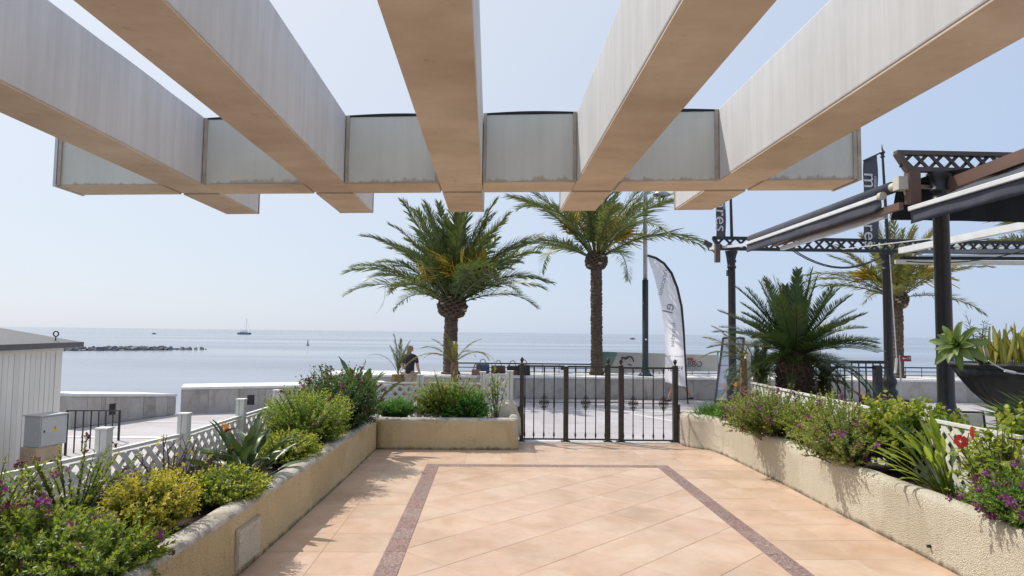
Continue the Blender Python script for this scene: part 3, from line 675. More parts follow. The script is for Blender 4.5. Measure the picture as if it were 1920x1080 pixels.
# ---- lattice fences
def lattice(b_add, P, Q, z0, z1, pitch, wd, th):
    """crossing slats clipped to the panel; calls b_add(quad, depth layer)"""
    P, Q = Vector((*P, 0)), Vector((*Q, 0)); Ln = (Q-P).length; H = z1-z0
    for sg in (1, -1):
        k0 = -math.ceil(H/pitch)-1; k1 = math.ceil(Ln/pitch)+1
        for k in range(k0, k1+1):
            a = k*pitch if sg == 1 else k*pitch+H
            p0 = [(a-wd*.707, 0), (a+wd*.707, 0), (a+sg*H+wd*.707, H), (a+sg*H-wd*.707, H)]
            q = clip(p0, .012, Ln-.012, 0, H)
            if len(q) >= 3 and area(q) > wd*.04: b_add(q, sg)
def fence(name, label, posts, ptop, z0, z1, ptops=None, group=None, postw=.082, skip=(), pitch=.135, wd=.040, extra=()):
    c = posts[len(posts)//2]; root = thing(name, (c[0], c[1], 0), label, 'fence', group)
    for i, (x, y) in enumerate(posts):
        if i in skip: continue
        h = ptops[i] if ptops else ptop; hw = postw/2
        b = MB(); b.box(x-hw, x-hw*.25, y-hw, y+hw, -.42, h); b.box(x-hw*.12, x+hw, y-hw, y+hw, -.42, h); b.box(x-hw*.25, x-hw*.12, y-hw+.012, y+hw-.012, -.42, h-.01, 1)
        po = b.build('post', ['pvc_white', 'groove'], root)
        b = MB(); b.box(x-hw-.006, x+hw+.006, y-hw-.006, y+hw+.006, h, h+.014); b.build('post_cap', 'pvc_white', po)
    for i in range(len(posts)-1):
        P, Q = Vector((*posts[i], 0)), Vector((*posts[i+1], 0)); d = (Q-P).normalized(); nr = Vector((-d.y, d.x, 0))
        P2, Q2 = P+d*postw*.5, Q-d*postw*.5
        zt = z1 if not hasattr(z1, '__len__') else z1[i]
        b = MB(); b.bar((P2.x, P2.y, zt-.012), (Q2.x, Q2.y, zt-.012), .034, .024); b.build('rail', 'pvc_white', root)
        b = MB(); b.bar((P2.x, P2.y, z0+.01), (Q2.x, Q2.y, z0+.01), .034, .024); b.build('rail', 'pvc_white', root)
        def addslat(q, sg):
            b = MB(); off = .0065*sg
            w3 = [P2+d*u+nr*(off-.006)+Vector((0, 0, z0+v_)) for u, v_ in q]; w4 = [P2+d*u+nr*(off+.006)+Vector((0, 0, z0+v_)) for u, v_ in q]
            n = len(q); base = 0; b.v = [tuple(x) for x in w3+w4]
            b.f = [tuple(reversed(range(n))), tuple(range(n, 2*n))]+[(i_, (i_+1) % n, n+(i_+1) % n, n+i_) for i_ in range(n)]; b.m = [0]*len(b.f)
            b.build('slat', 'pvc_white', root)
        lattice(addslat, (P2.x, P2.y), (Q2.x, Q2.y), z0+.02, zt-.02, pitch, wd, .01)
    return root
fence('lattice_fence', 'white lattice fence behind the left planter, with square posts', [(-3.12, 3.2), (-2.97, 4.15), (-2.77, 5.07), (-2.60, 5.98), (-2.57, 7.235), (-2.54, 8.34), (-2.50, 9.86)], .82, .12, .665)
yy = 9.95
xs = [at(px, 716, yy).x for px in (700, 788, 905, 957)]
fence('lattice_fence', 'white lattice fence behind the far planter, beside the gate', [(-2.40, yy), (xs[1], yy), (xs[2], yy), (xs[3], yy+.12)], .9, .12, [.82, .82, .95], ptops=[.88, .92, .97, .98], postw=.085)
fence('lattice_fence', 'white lattice fence behind the right planter, half hidden by shrubs', [(3.80, 10.1), (3.70, 8.2), (3.64, 6.4), (3.66, 4.6), (3.72, 2.8)], .8, .30, .885, postw=.07)
b = MB(); b.box(3.72, 3.80, 9.86, 9.94, -.4, 1.27); o = b.build('fence_post', 'pvc_white', None, bevel=.006, origin=(3.76, 9.9, -.4)); props(o, 'lone white post at the far end of the right lattice fence', 'post')

# ---- iron gate, two leaves
def spiral(c, r0, turns, sx, sz, start=0, n=16):
    return [Vector((c[0]+sx*r0*(1-.8*t)*math.cos(start+turns*6.28*t), c[1], c[2]+sz*r0*(1-.8*t)*math.sin(start+turns*6.28*t))) for t in np.linspace(0, 1, n)]
def rosette(root, x, y, z):
    b = MB()
    for sx in (1, -1):
        for sz in (1, -1):
            b.tube(spiral((x+sx*.026, y, z+sz*.060), .024, 1.1, sx, sz, -.6), .0042, 5)
            b.tube(spiral((x+sx*.055, y, z+sz*.022), .020, 1.1, sx, sz, 2.2), .0042, 5)
            b.tube([(x+sx*.008, y, z), (x+sx*.03, y, z+sz*.035), (x+sx*.012, y, z+sz*.10), (x, y, z+sz*.125)], [.005, .004, .004, .003], 5)
            b.tube([(x, y, z+sz*.01), (x+sx*.05, y, z+sz*.012), (x+sx*.088, y, z)], [.006, .0055, .002], 5)
    b.lathe((x, y, z-.016), [(.002, 0), (.016, .006), (.02, .016), (.016, .026), (.002, .032)], 10)
    b.build('rosette', 'gate_iron', root)
def gpost(root, x, y, h, hw, finial):
    b = MB(); b.box(x-hw, x+hw, y-hw, y+hw, .004, h); b.box(x-hw*2, x+hw*1.9, y-hw*1.6, y+hw*1.6, .003, .02)
    p = b.build('post', 'gate_iron', root, bevel=.003)
    if finial:
        b = MB(); b.lathe((x, y, h), [(hw*1.25, 0), (hw*1.25, .012), (.010, .02), (.012, .032), (.025, .055), (.028, .068), (.020, .088), (.008, .104), (.002, .112)], 12); b.build('finial', 'gate_iron', p, smooth=True)
def gate_leaf(root, xs_, x0, x1, y, zt, zb, zm, ros):
    for z, h in ((zt, .026), (zb, .022)):
        b = MB(); b.bar((x0, y, z), (x1, y, z), .022, h); b.build('rail', 'gate_iron', root)
    b = MB(); b.tube([(x0, y, zm), (x1, y, zm)], .006, 6); b.build('rail', 'gate_iron', root)
    for k, x in enumerate(xs_):
        b = MB(); r = .0075
        prof = [(r, zb), (r, zb+.03), (.013, zb+.04), (.015, zb+.06), (.012, zb+.085), (r, zb+.10), (r, zm-.10), (.012, zm-.07), (.0145, zm-.03), (.011, zm), (.0145, zm+.03), (.012, zm+.07), (r, zm+.10), (r, zt-.09), (.012, zt-.07), (.013, zt-.04), (r, zt)]
        b.lathe((x, y, 0), prof, 7); b.build('bar', 'gate_iron', root)
        if k in ros: rosette(root, x, y-.012, zm)
GY = 9.83; gx = lambda px: at(px, 760, GY).x
ztp = at(1060, 687, GY).z; zmd = at(1020, 754, GY).z
gl = thing('iron_gate', (gx(1060), GY, 0), 'wide black iron gate leaf on the left, divided by a plain flat post', 'gate', 'iron gate leaves at the patio end')
for px, fin, hw in ((978, 1, .030), (1061, 0, .034), (1140, 1, .032)): gpost(gl, gx(px), GY, ztp+(.02 if fin else -.0), hw, fin)
gate_leaf(gl, [gx(p_) for p_ in (984, 1001, 1020, 1039)], gx(979), gx(1058), GY, ztp, .045, zmd, (2,))
gate_leaf(gl, [gx(p_) for p_ in (1079, 1098, 1117, 1135)], gx(1064), gx(1138), GY, ztp-.002, .042, zmd, (1,))
b = MB(); b.box(gx(1050), gx(1060), GY-.05, GY-.035, ztp-.05, ztp-.0); b.build('latch', 'gate_iron', gl)
b = MB(); b.box(.41, gx(976), GY-.02, GY+.02, .40, .50); b.box(.41, gx(976), GY-.02, GY+.02, .08, .14); b.build('hinge', 'gate_iron', gl)
g2_ = thing('iron_gate', (gx(1215), GY, 0), 'narrow black iron gate leaf on the right, against the cream planter', 'gate', 'iron gate leaves at the patio end')
for px, fin, hw in ((1164, 1, .032), (1266, 1, .036)): gpost(g2_, gx(px), GY, ztp+.01, hw, fin)
gate_leaf(g2_, [gx(p_) for p_ in (1169, 1187, 1206, 1225, 1244)], gx(1167), gx(1263), GY, ztp-.012, .035, zmd-.006, (1, 4))
b = MB(); b.bar((gx(1142), GY, ztp-.004), (gx(1162), GY, ztp-.006), .022, .024); b.bar((gx(1142), GY, zmd), (gx(1162), GY, zmd), .012, .012); b.bar((gx(1142), GY, .042), (gx(1162), GY, .04), .022, .02); b.build('link_rail', 'gate_iron', g2_)
b = MB(); b.box(gx(1269), 2.735, GY-.05, GY-.01, .34, .55); b.build('lock_box', 'gate_iron', g2_)

# ---- marble walls along the promenade
def stone_wall(label, P, Q, z0, z1, depth, slab, niche=None, capz=.055, z1b=None, name='sea_wall', capw=1.4):
    P, Q = Vector((*P, 0)), Vector((*Q, 0)); d = (Q-P).normalized(); nr = Vector((-d.y, d.x, 0)); Ln = (Q-P).length
    z1b = z1 if z1b is None else z1b
    root = thing(name, ((P+Q)/2+Vector((0, 0, z0))), label, 'wall')
    zz = lambda u: z1+(z1b-z1)*u/Ln
    def blk(name, u0, u1, n0, n1, za, zb0, zb1, mat, bev=0):
        b = MB(); c = [P+d*u0+nr*n0, P+d*u1+nr*n0, P+d*u1+nr*n1, P+d*u0+nr*n1]
        b.hexa([(*v_.xy, za) for v_ in c]+[(c[0].x, c[0].y, zb0), (c[1].x, c[1].y, zb1), (c[2].x, c[2].y, zb1), (c[3].x, c[3].y, zb0)])
        return b.build(name, mat, root, bevel=bev)
    blk('wall_core', .01, Ln-.01, .035, depth, z0-.3, zz(0)-capz-.002, zz(Ln)-capz-.002, 'marble')
    u = 0
    while u < Ln-.02:
        u1 = min(Ln, u+slab*random.uniform(.9, 1.12)); pr = random.uniform(0, .006)
        if niche and u < niche < u1:
            a, c = niche-.17, niche+.17
            zc = (z0+zz(u))/2-.02
            blk('stone_slab', a, c, pr-.006, .034, z0, zc-.13, zc-.13, 'marble'); blk('stone_slab', a, c, pr-.006, .034, zc+.11, zz(a)-capz-.006, zz(c)-capz-.006, 'marble')
            blk('stone_slab', a, niche-.085, pr-.006, .034, zc-.125, zc+.105, zc+.105, 'marble'); blk('stone_slab', niche+.085, c, pr-.006, .034, zc-.125, zc+.105, zc+.105, 'marble')
            blk('niche_light', niche-.08, niche+.08, .03, .0345, zc-.125, zc+.105, zc+.105, 'iron')
            if a-u > .05: blk('stone_slab', u+.003, a-.003, pr, .034, z0, zz(u)-capz-.006, zz(a)-capz-.006, 'marble')
            if u1-c > .05: blk('stone_slab', c+.003, u1-.003, pr, .034, z0, zz(c)-capz-.006, zz(u1)-capz-.006, 'marble')
        else:
            blk('stone_slab', u+.003, u1-.003, pr, .034, z0, zz(u)-capz-.006, zz(u1)-capz-.006, 'marble')
        u = u1
    u = 0
    while u < Ln-.02:
        u1 = min(Ln, u+capw); b = MB(); ua, ub = u+.003, u1-.003
        c = [P+d*ua-nr*.025, P+d*ub-nr*.025, P+d*ub+nr*(depth+.02), P+d*ua+nr*(depth+.02)]; za, zb = zz(u), zz(u1)
        b.hexa([(*c[i].xy, (za, zb, zb, za)[i]-capz) for i in range(4)]+[(*c[i].xy, (za, zb, zb, za)[i]) for i in range(4)]); b.build('cap_stone', 'cap_stone', root); u = u1
    return root
stone_wall('long low marble faced sea wall beyond the gate, carrying the railing and palms', (-5.15, 21.1), (18, 21.1), -.45, .215, 2.3, .78)
stone_wall('low marble faced wall with a square light niche, left of the big shrubs', (-7.28, 16.5), (-2.6, 18.3), -.45, .17, 1.1, .62, 1.55)
stone_wall('low marble faced wall sloping down behind the black stair railing', (-8.30, 13.98), (-7.34, 16.40), -.45, .235, 1.2, .34, .92, z1b=.02, capw=4)

# ---- railings
def railing(name, label, P, Q, z0a, z0b, hA, hB, n, mat='iron', r=.008, rails=(1,), collars=False, group=None, postw=.0, toprad=.02, every=1):
    P, Q = Vector((*P, 0)), Vector((*Q, 0)); root = thing(name, ((P+Q)/2+Vector((0, 0, (z0a+z0b)/2))), label, 'railing', group)
    pt = lambda t, f: Vector((P.x+(Q.x-P.x)*t, P.y+(Q.y-P.y)*t, (z0a+(z0b-z0a)*t)+f*(hA+(hB-hA)*t)))
    for f in rails:
        b = MB(); b.bar(pt(0, f), pt(1, f), toprad*1.6 if f == 1 else toprad*.6, toprad if f == 1 else toprad*.6); b.build('rail', mat, root)
    for i in range(n):
        t = i/(n-1); b = MB(); a, c = pt(t, 0), pt(t, 1)
        rr = r*(1.9 if postw and i in (0, n-1) else 1)
        b.tube([a, c], rr, 6)
        if collars and 0 < i < n-1:
            for f in (.22, .6)[i % 2:(i % 2)+1]: b.tube([pt(t, f-.03), pt(t, f), pt(t, f+.03)], [r, r*1.9, r], 6)
        b.build('post' if rr > r else 'baluster', mat, root)
    return root
e0, e1 = gr(122, 854, -.45), gr(222, 826, -.45)
railing('railing', 'short black iron stair railing beside the beach hut', e0.xy, e1.xy, -.45, -.45, at(122, 770, e0.y).z+.45, at(222, 770, e1.y).z+.45, 8, collars=True, r=.011, postw=1)
e0, e1 = at(108, 800, 14.6), at(131, 800, 14.9)
railing('railing', 'little black railing far behind the hut corner', e0.xy, e1.xy, -.5, -.5, .62, .62, 4, r=.013)
railing('railing', 'thin black railing along the top of the sea wall', (-1.05, 22.9), (17.5, 22.9), .215, .215, .31, .31, 34, rails=(1, .55, .12), r=.011, toprad=.042)
e0, e1 = at(1530, 700, 15.6), at(1664, 700, 15.6)
railing('railing', 'tall black terrace railing between the cycad and the column', e0.xy, e1.xy, -.3, -.3, 1.27, 1.27, 11, rails=(1, .9, .08), r=.016, toprad=.07)
e = at(1645, 700, 15.55); b = MB(); b.box(e.x-.08, e.x+.08, e.y-.08, e.y+.08, -.3, .9); o = b.build('bollard', 'iron', None, bevel=.01, origin=(e.x, e.y, -.3)); props(o, 'thick square black post in front of the terrace railing', 'post')

# ---- beach hut on the left with its meter box
hut = thing('beach_hut', (-7.2, 8, -.5), 'cream board clad hut with grey metal roof at the left edge', 'hut')
hA, hB = Vector((-5.52, 5.2, 0)), Vector((-6.235, 10.2, 0)); hd = (hB-hA).normalized(); hn = Vector((hd.y, -hd.x, 0))
if hn.x < 0: hn = -hn
zE = 1.275
b = MB(); c = [hA-hn*.03, hB-hn*.03, hB-hn*3.0, hA-hn*3.0]
b.hexa([(*p.xy, -.5) for p in c[::-1]]+[(*p.xy, zE-.01) for p in c[::-1]]); b.build('wall', 'groove', hut)
u = .0; Lh = (hB-hA).length
while u < Lh-.25:
    u1 = u+.135; p, q = hA+hd*u, hA+hd*(u1-.012)
    b = MB(); pr = random.uniform(0, .004); b.hexa([(*(p-hn*.028).xy, -.5), (*(q-hn*.028).xy, -.5), (*(q+hn*pr).xy, -.5), (*(p+hn*pr).xy, -.5), (*(p-hn*.028).xy, zE-.07), (*(q-hn*.028).xy, zE-.07), (*(q+hn*pr).xy, zE-.07), (*(p+hn*pr).xy, zE-.07)])
    b.build('board', 'board_cream', hut); u = u1
p, q = hA+hd*u, hB; b = MB(); b.bar(((p+q)/2).to_3d()-hn*.012+Vector((0, 0, -.5)), ((p+q)/2).to_3d()-hn*.012+Vector((0, 0, zE-.01)), .04, (q-p).length, upv=hd); 
b.build('corner_board', 'board_cream', hut)
b = MB(); b.bar((*(hA+hn*.006).xy, zE-.035), (*(hB+hn*.006).xy, zE-.035), .03, .07); b.build('frieze_board', 'board_cream', hut)
ov = .10; e1_ = hB+hd*.42+hn*ov; e0_ = hA-hd*.4+hn*ov; e2_ = hB+hd*.42-hn*3.2; e3_ = hA-hd*.4-hn*3.2
ap = (e0_+e1_+e2_+e3_)/4
b = MB()
cs = [e0_, e1_, e2_, e3_]
for i in range(4):
    a, c = cs[i], cs[(i+1) % 4]
    b.face([(a.x, a.y, zE+.055), (c.x, c.y, zE+.055), (ap.x, ap.y, zE+.62)])
    b.face([(c.x, c.y, zE+.0), (a.x, a.y, zE+.0), (ap.x, ap.y, zE+.3)])
ro = b.build('roof', 'roof_metal', hut)
for i in range(4):
    a, c = cs[i], cs[(i+1) % 4]; b = MB(); b.bar((a.x, a.y, zE+.022), (c.x, c.y, zE+.022), .035, .075); b.build('fascia', 'roof_edge', ro)
e = at(105, 626, 10.0); b = MB(); b.tube([Vector((e.x, e.y, e.z))+Vector((.036*math.cos(t), 0, .036*math.sin(t))) for t in np.linspace(0, 6.28, 17)], .009, 6); b.tube([(e.x, e.y, e.z-.036), (e.x, e.y, e.z-.12)], .008, 6); b.build('roof_hook', 'iron', ro)
mbx = thing('meter_box', (-5.6, 8.8, -.5), 'grey electrical cabinet with yellow warning triangle on a stone pedestal', 'electrical cabinet')
pA, pB = at(75, 810, 8.6), at(125, 810, 8.97); zt_, zb_ = .455, .085
dA = (pB-pA); dA.z = 0; dA.normalize(); nA = Vector((dA.y, -dA.x, 0)); nA = nA if nA.x > 0 else -nA
def cab(b, o0, o1, n0, n1, z0, z1, mi=0):
    L_ = (pB.xy-pA.xy).length
    c = [pA+dA*o0-nA*n1, pA+dA*o0-nA*n0, pA+dA*(L_+o1)-nA*n0, pA+dA*(L_+o1)-nA*n1]
    b.hexa([(*p.xy, z0) for p in c]+[(*p.xy, z1) for p in c], mi)
b = MB(); cab(b, 0, 0, 0, .24, zb_, zt_); bx = b.build('cabinet', 'box_side', mbx, bevel=.006)
b = MB(); cab(b, .012, -.012, -.008, -.001, zb_+.012, zt_-.012); dr = b.build('door', 'box_grey', mbx, bevel=.003)
b = MB(); cab(b, -.012, .012, -.02, .26, zt_+.001, zt_+.014); b.build('lid', 'box_side', mbx, bevel=.004)
b = MB(); c0 = pA+dA*.20+nA*.010
for mi, s_, of in ((0, .036, .0), (1, .016, .003)):
    c1 = c0+nA*of; zz_ = (zt_+zb_)/2+.02
    if mi == 0:
        f_ = [(*(c1-dA*s_).xy, zz_-.03), (*(c1+dA*s_).xy, zz_-.03), (*c1.xy, zz_+.045)]; bk = [(*(Vector(p)-nA*.002).xy, p[2]) for p in f_]
        b.v = f_+bk; b.f = [(0, 1, 2), (5, 4, 3), (0, 3, 4, 1), (1, 4, 5, 2), (2, 5, 3, 0)]; b.m = [0]*5
    else:
        n0 = len(b.v); pts = [(.004, .03), (-.008, .004), (0, .004), (-.004, -.02), (.008, .010), (.001, .010)]
        b.face([(*(c1+dA*u_).xy, zz_+v_-.0) for u_, v_ in pts], 1)
b.build('warning_triangle', ['yellow_sign', 'ink'], dr)
b = MB(); c1 = pA+dA*.05+nA*.012; b.bar((*c1.xy, .26), (*c1.xy, .285), .012, .012); b.build('lock', 'iron', dr)
b = MB(); cab(b, -.02, -.03, .02, .26, -.5, zb_-.002); b.build('pedestal', 'pedestal', mbx, bevel=.01)

# ---- breakwater, boats, buoy
bw = MB(); g = np.random.default_rng(3)
for i in range(900):
    t = g.uniform(0, 1)**.9; x = -135+t*68.5; y = 88+t*66; tp = min(1, (1-t)*8+.25)
    c = Vector((x+g.normal(0, 1.3), y+g.normal(0, 1.6), -3+g.uniform(-.2, .30)*tp)); r = g.uniform(.3, .75)*(.5+.5*tp)
    rot = Euler(tuple(g.uniform(0, 6.28, 3))).to_matrix()
    pts = [c+rot@Vector((sx*r*g.uniform(.6, 1), sy*r*g.uniform(.5, .9), sz*r*g.uniform(.4, .8))) for sz in (-1, 1) for sx, sy in ((-1, -1), (1, -1), (1, 1), (-1, 1))]
    bw.hexa(pts)
o = bw.build('breakwater', 'rock', None, origin=(-85, 130, -3)); props(o, 'long low breakwater of dark boulders in the sea at left', 'breakwater')
def hull_mesh(b, c, L_, W_, H_, mi=0):
    n = 9
    for i in range(n):
        t = i/(n-1); x = (t-.5)*L_; wv = W_/2*(1-abs(2*t-1)**2.5)+.05; hz = H_*(1+.25*(2*t-1)**2)
        base = len(b.v); b.v += [(c[0]+x, c[1]-wv, c[2]+hz), (c[0]+x*.92, c[1]-wv*.6, c[2]-.2), (c[0]+x*.92, c[1]+wv*.6, c[2]-.2), (c[0]+x, c[1]+wv, c[2]+hz)]
        if i:
            p = base-4
            for k in range(3): b.f.append((p+k, base+k, base+k+1, p+k+1)); b.m.append(mi)
            b.f.append((p+3, base+3, base, p)); b.m.append(mi)
s0 = at(458, 627, 640); s0.z = -3
sb = thing('sailing_boat', s0, 'moored sailing catamaran with bare mast far out at sea', 'sailboat')
b = MB(); hull_mesh(b, (s0.x, s0.y-2.4, -3), 11.5, 1.6, 1.5); b.build('hull', 'hull', sb)
b = MB(); hull_mesh(b, (s0.x, s0.y+2.4, -3), 11.5, 1.6, 1.5); b.build('hull', 'hull', sb)
b = MB(); b.box(s0.x-3.4, s0.x+2.4, s0.y-2.2, s0.y+2.2, -1.55, -.1); b.box(s0.x-4.6, s0.x+3.6, s0.y-2.4, s0.y+2.4, -1.9, -1.5); b.build('cabin', 'hull_white', sb, bevel=.2)
b = MB(); b.tube([(s0.x+1.6, s0.y, -1), (s0.x+1.6, s0.y, 12.2)], [.13, .08], 6); b.build('mast', 'hull', sb)
b = MB(); b.tube([(s0.x+1.5, s0.y, .7), (s0.x-3.6, s0.y, .9)], [.16, .12], 6); b.tube([(s0.x+1.6, s0.y, 11.8), (s0.x+5.4, s0.y, -1.4)], .035, 4); b.build('boom', 'hull', sb)
def motorboat(px, py, Y, s, label):
    c = at(px, py, Y); c.z = -3; r = thing('motor_boat', c, label, 'boat')
    b = MB(); hull_mesh(b, c, 5*s, 2*s, .8*s); b.build('hull', 'hull', r)
    b = MB(); b.box(c.x-1.0*s, c.x+.8*s, c.y-.6*s, c.y+.6*s, -3+.7*s, -3+1.5*s); b.build('cabin', 'hull', r, bevel=.1)
    b = MB(); b.tube([(c.x-1.6*s, c.y, -3+.8*s), (c.x-1.6*s, c.y, -3+1.9*s)], .06*s, 5); b.build('mast', 'hull', r)
motorboat(289, 627, 560, .75, 'tiny motor boat on the horizon left of the sailing boat')
motorboat(1186, 632, 590, 1.0, 'small motor boat far out between palm and lamp post')
c = at(577, 650, 205); c.z = -3
by = thing('buoy', c, 'dark navigation buoy standing in the sea right of the sailing boat', 'buoy')
b = MB(); b.lathe(c, [(.45, -.2), (.5, .15), (.3, .4)], 10); b.build('float', 'hull', by)
b = MB(); b.lathe(c, [(.2, .4), (.12, 1.2), (.10, 1.7), (.02, 1.75)], 8); b.build('marker_post', 'cloth_black', by)

# ---- lamp post
lpz = .215; lb = at(1210, 700, 22.0)
lpst = thing('street_lamp', (lb.x, lb.y, lpz), 'tall lamp post with dark lower half standing on the sea wall', 'street lamp')
b = MB(); b.lathe((lb.x, lb.y, lpz), [(.24, 0), (.24, .03), (.16, .08), (.115, .22), (.10, .30), (.10, 3.1)], 16); b.build('lower_pole', 'lamp_dark', lpst, smooth=True)
b = MB(); b.lathe((lb.x, lb.y, lpz), [(.072, 3.1), (.066, 6.5), (.03, 6.55)], 14); b.build('upper_pole', 'galv', lpst, smooth=True)
hd_ = at(1240, 363, 22); b = MB(); b.lathe(hd_, [(.12, -.10), (.26, -.08), (.28, -.02), (.20, .04), (.06, .09)], 18); b.build('lamp_head', 'galv', lpst, smooth=True)
b = MB(); b.tube([(lb.x, lb.y, hd_.z+.12), (hd_.x, hd_.y, hd_.z+.10)], .03, 8); b.build('arm', 'galv', lpst)
b = MB(); b.lathe((lb.x-.0, lb.y-.10, 1.36), [(.02, 0), (.035, .02), (.02, .05)], 8); b.build('sticker', 'white_metal', lpst)

# ---- feather flag (seen from the back, print showing through mirrored)
FY = 19.5; fb = at(1290, 758, FY)
ff = thing('feather_flag', fb, 'tall white feather flag with curved black pole by the gate', 'advertising flag')
fl_pole = [(1290, 758), (1287, 715), (1284.5, 670), (1282, 620), (1278, 575), (1270, 540), (1259, 512), (1245, 494), (1230, 484), (1214, 479)]
pp = [at(*p, FY) for p in fl_pole]
b = MB(); b.tube(pp, [.02, .024, .028, .032, .036, .038, .040, .040, .040, .038], 8); b.build('pole', 'iron', ff, smooth=True)
rgt = [(1287, 726), (1284, 690), (1282.5, 650), (1280.5, 610), (1276, 572), (1268, 540), (1257, 514), (1243, 497), (1230, 488), (1217, 483)]
lft = [(1247, 716), (1247, 688), (1247.5, 650), (1245, 613), (1240, 578), (1235, 552), (1229.5, 530), (1224, 510), (1219.5, 497), (1215, 484)]
b = MB(); K = 10
for i in range(10):
    for j in range(K+1):
        t = j/K; p = at(rgt[i][0]*(1-t)+lft[i][0]*t, rgt[i][1]*(1-t)+lft[i][1]*t, FY+.03*math.sin(i*.8+t*3)+.04*math.sin(t*5+i*.4))
        b.v.append(tuple(p))
for i in range(9):
    for j in range(K):
        a = i*(K+1)+j; b.f.append((a, a+K+1, a+K+2, a+1)); b.m.append(0)
fo = b.build('flag_sheet', 'flag_cloth', ff, smooth=True)
def flag_text(body, px, py, ang, size, mat='ink_grey', sx=1):
    p = at(px, py, FY-.075); a = R(ang)
    X = Vector((-math.cos(a), 0, math.sin(a))); Yv = Vector((math.sin(a), 0, math.cos(a))); Z = X.cross(Yv)
    M = Matrix((X, Yv, Z)).transposed()
    text(body, size, p, M, mat, ff, sx=sx)
flag_text('Vacacional', 1243, 528, -77, .19)
flag_text('el', 1254, 578, -78, .44, 'ink_grey')
flag_text('Inmuebles', 1262, 628, -86, .17)
flag_text('Alquiler - Venta', 1264, 668, 0, .085); flag_text('Info', 1266, 676, 0, .09)
flag_text('952 81', 1266, 692, -4, .17, 'ink')

# ---- banner on the railing
BY = 22.7
bn = thing('railing_banner', at(1230, 680, BY), 'long beige banner with green end tied to the sea wall railing', 'banner')
def sheet(name, pts, Y, mat, parent, nx=14, amp=.02):
    """pts: top-left, top-right, bottom-right, bottom-left pixels"""
    b = MB()
    for i in range(nx+1):
        t = i/nx
        for j in range(5):
            s_ = j/4; x = (pts[0][0]*(1-t)+pts[1][0]*t)*(1-s_)+(pts[3][0]*(1-t)+pts[2][0]*t)*s_; y = (pts[0][1]*(1-t)+pts[1][1]*t)*(1-s_)+(pts[3][1]*(1-t)+pts[2][1]*t)*s_
            b.v.append(tuple(at(x, y, Y+amp*math.sin(i*1.1+j*.5))))
    for i in range(nx):
        for j in range(4): a = i*5+j; b.f.append((a, a+5, a+6, a+1)); b.m.append(0)
    return b.build(name, mat, parent, smooth=True)
sheet('banner_sheet', [(1122, 659), (1346, 666), (1346, 696), (1122, 698)], BY, 'banner_beige', bn)
sheet('green_print', [(1119, 658.5), (1158, 661), (1148, 684), (1119, 688)], BY-.05, 'banner_green', bn, 4)
lg = at(1172, 676, BY-.08)
b = MB(); b.bar((lg.x-.12, lg.y, lg.z+.10), (lg.x+.10, lg.y, lg.z+.07), .02, .05); b.bar((lg.x-.11, lg.y, lg.z+.10), (lg.x-.10, lg.y, lg.z-.10), .02, .045)
b.tube([(lg.x+.14+.14*math.cos(t), lg.y, lg.z-.02+.15*math.sin(t)) for t in np.linspace(-.2, 2.9, 10)], [.015+.012*math.sin(t) for t in np.linspace(0, 3.1, 10)], 6)
b.tube([(lg.x+.10, lg.y, lg.z-.12), (lg.x+.22, lg.y, lg.z-.16)], .02, 6); b.build('logo', 'ink', bn)
p = at(1294, 674, BY-.07); b = MB(); b.box(p.x-.10, p.x+.10, p.y-.005, p.y+.005, p.z-.03, p.z+.05); b.bar((p.x+.02, p.y-.006, p.z-.05), (p.x+.20, p.y-.006, p.z-.06), .01, .03); b.build('red_mark', 'red_print', bn)
text('ABBO', .26, at(1298, 683, BY-.07), (R(90), 0, 0), 'ink', bn); text('ORDO', .20, at(1298, 691, BY-.07), (R(90), 0, 0), 'ink_grey', bn)
for px in (1121, 1346):
    p = at(px, 680, BY+.06); b = MB(); b.tube([(p.x, p.y, .215), (p.x, p.y, .215+.78)], .02, 6); b.build('banner_pole', 'iron', bn)

# ---- display board
DY = 17.5
db = thing('display_board', gr(1352, 770, -.45), 'leaning framed white display board beside the cycad', 'display board')
q = [at(1356, 634, DY+.5), at(1395, 634, DY+.5), at(1381, 752, DY-.3), at(1341, 752, DY-.3)]
b = MB(); nq = (q[1]-q[0]).cross(q[3]-q[0]).normalized()*.012
b.hexa([q[3]+nq, q[2]+nq, q[2]-nq, q[3]-nq, q[0]+nq, q[1]+nq, q[1]-nq, q[0]-nq]); b.build('poster_panel', 'poster', db)
for a, c in ((0, 1), (1, 2), (2, 3), (3, 0)):
    b = MB(); b.bar(q[a], q[c], .05, .05); b.build('frame_bar', 'iron', db)
lerp = lambda u, v_: (q[0]*(1-u)+q[1]*u)*(1-v_)+(q[3]*(1-u)+q[2]*u)*v_
for (u0, u1, v0, v1, mt) in ((.06, .96, .72, .80, 'poster_pink'), (.04, .96, .82, .96, 'poster_grey'), (.04, .96, .44, .452, 'ink_grey'), (.62, .64, .45, .70, 'ink_grey'), (.48, .50, .45, .70, 'ink_grey'), (.04, .96, .22, .228, 'ink_grey')):
    fr = Vector((0, -.016, 0)); b = MB(); b.hexa([lerp(u0, v1)+fr, lerp(u1, v1)+fr, lerp(u1, v1)+fr*.8, lerp(u0, v1)+fr*.8, lerp(u0, v0)+fr, lerp(u1, v0)+fr, lerp(u1, v0)+fr*.8, lerp(u0, v0)+fr*.8]); b.build('poster_print', mt, db)
for k in (0, 1):
    b = MB(); b.bar(q[k], Vector((q[k].x, q[k].y+.7, -.45)), .03, .03); b.build('strut', 'iron', db)
    b = MB(); f = q[2] if k else q[3]; b.bar(f, (f.x, f.y-.05, -.45), .04, .04); b.build('foot', 'iron', db)

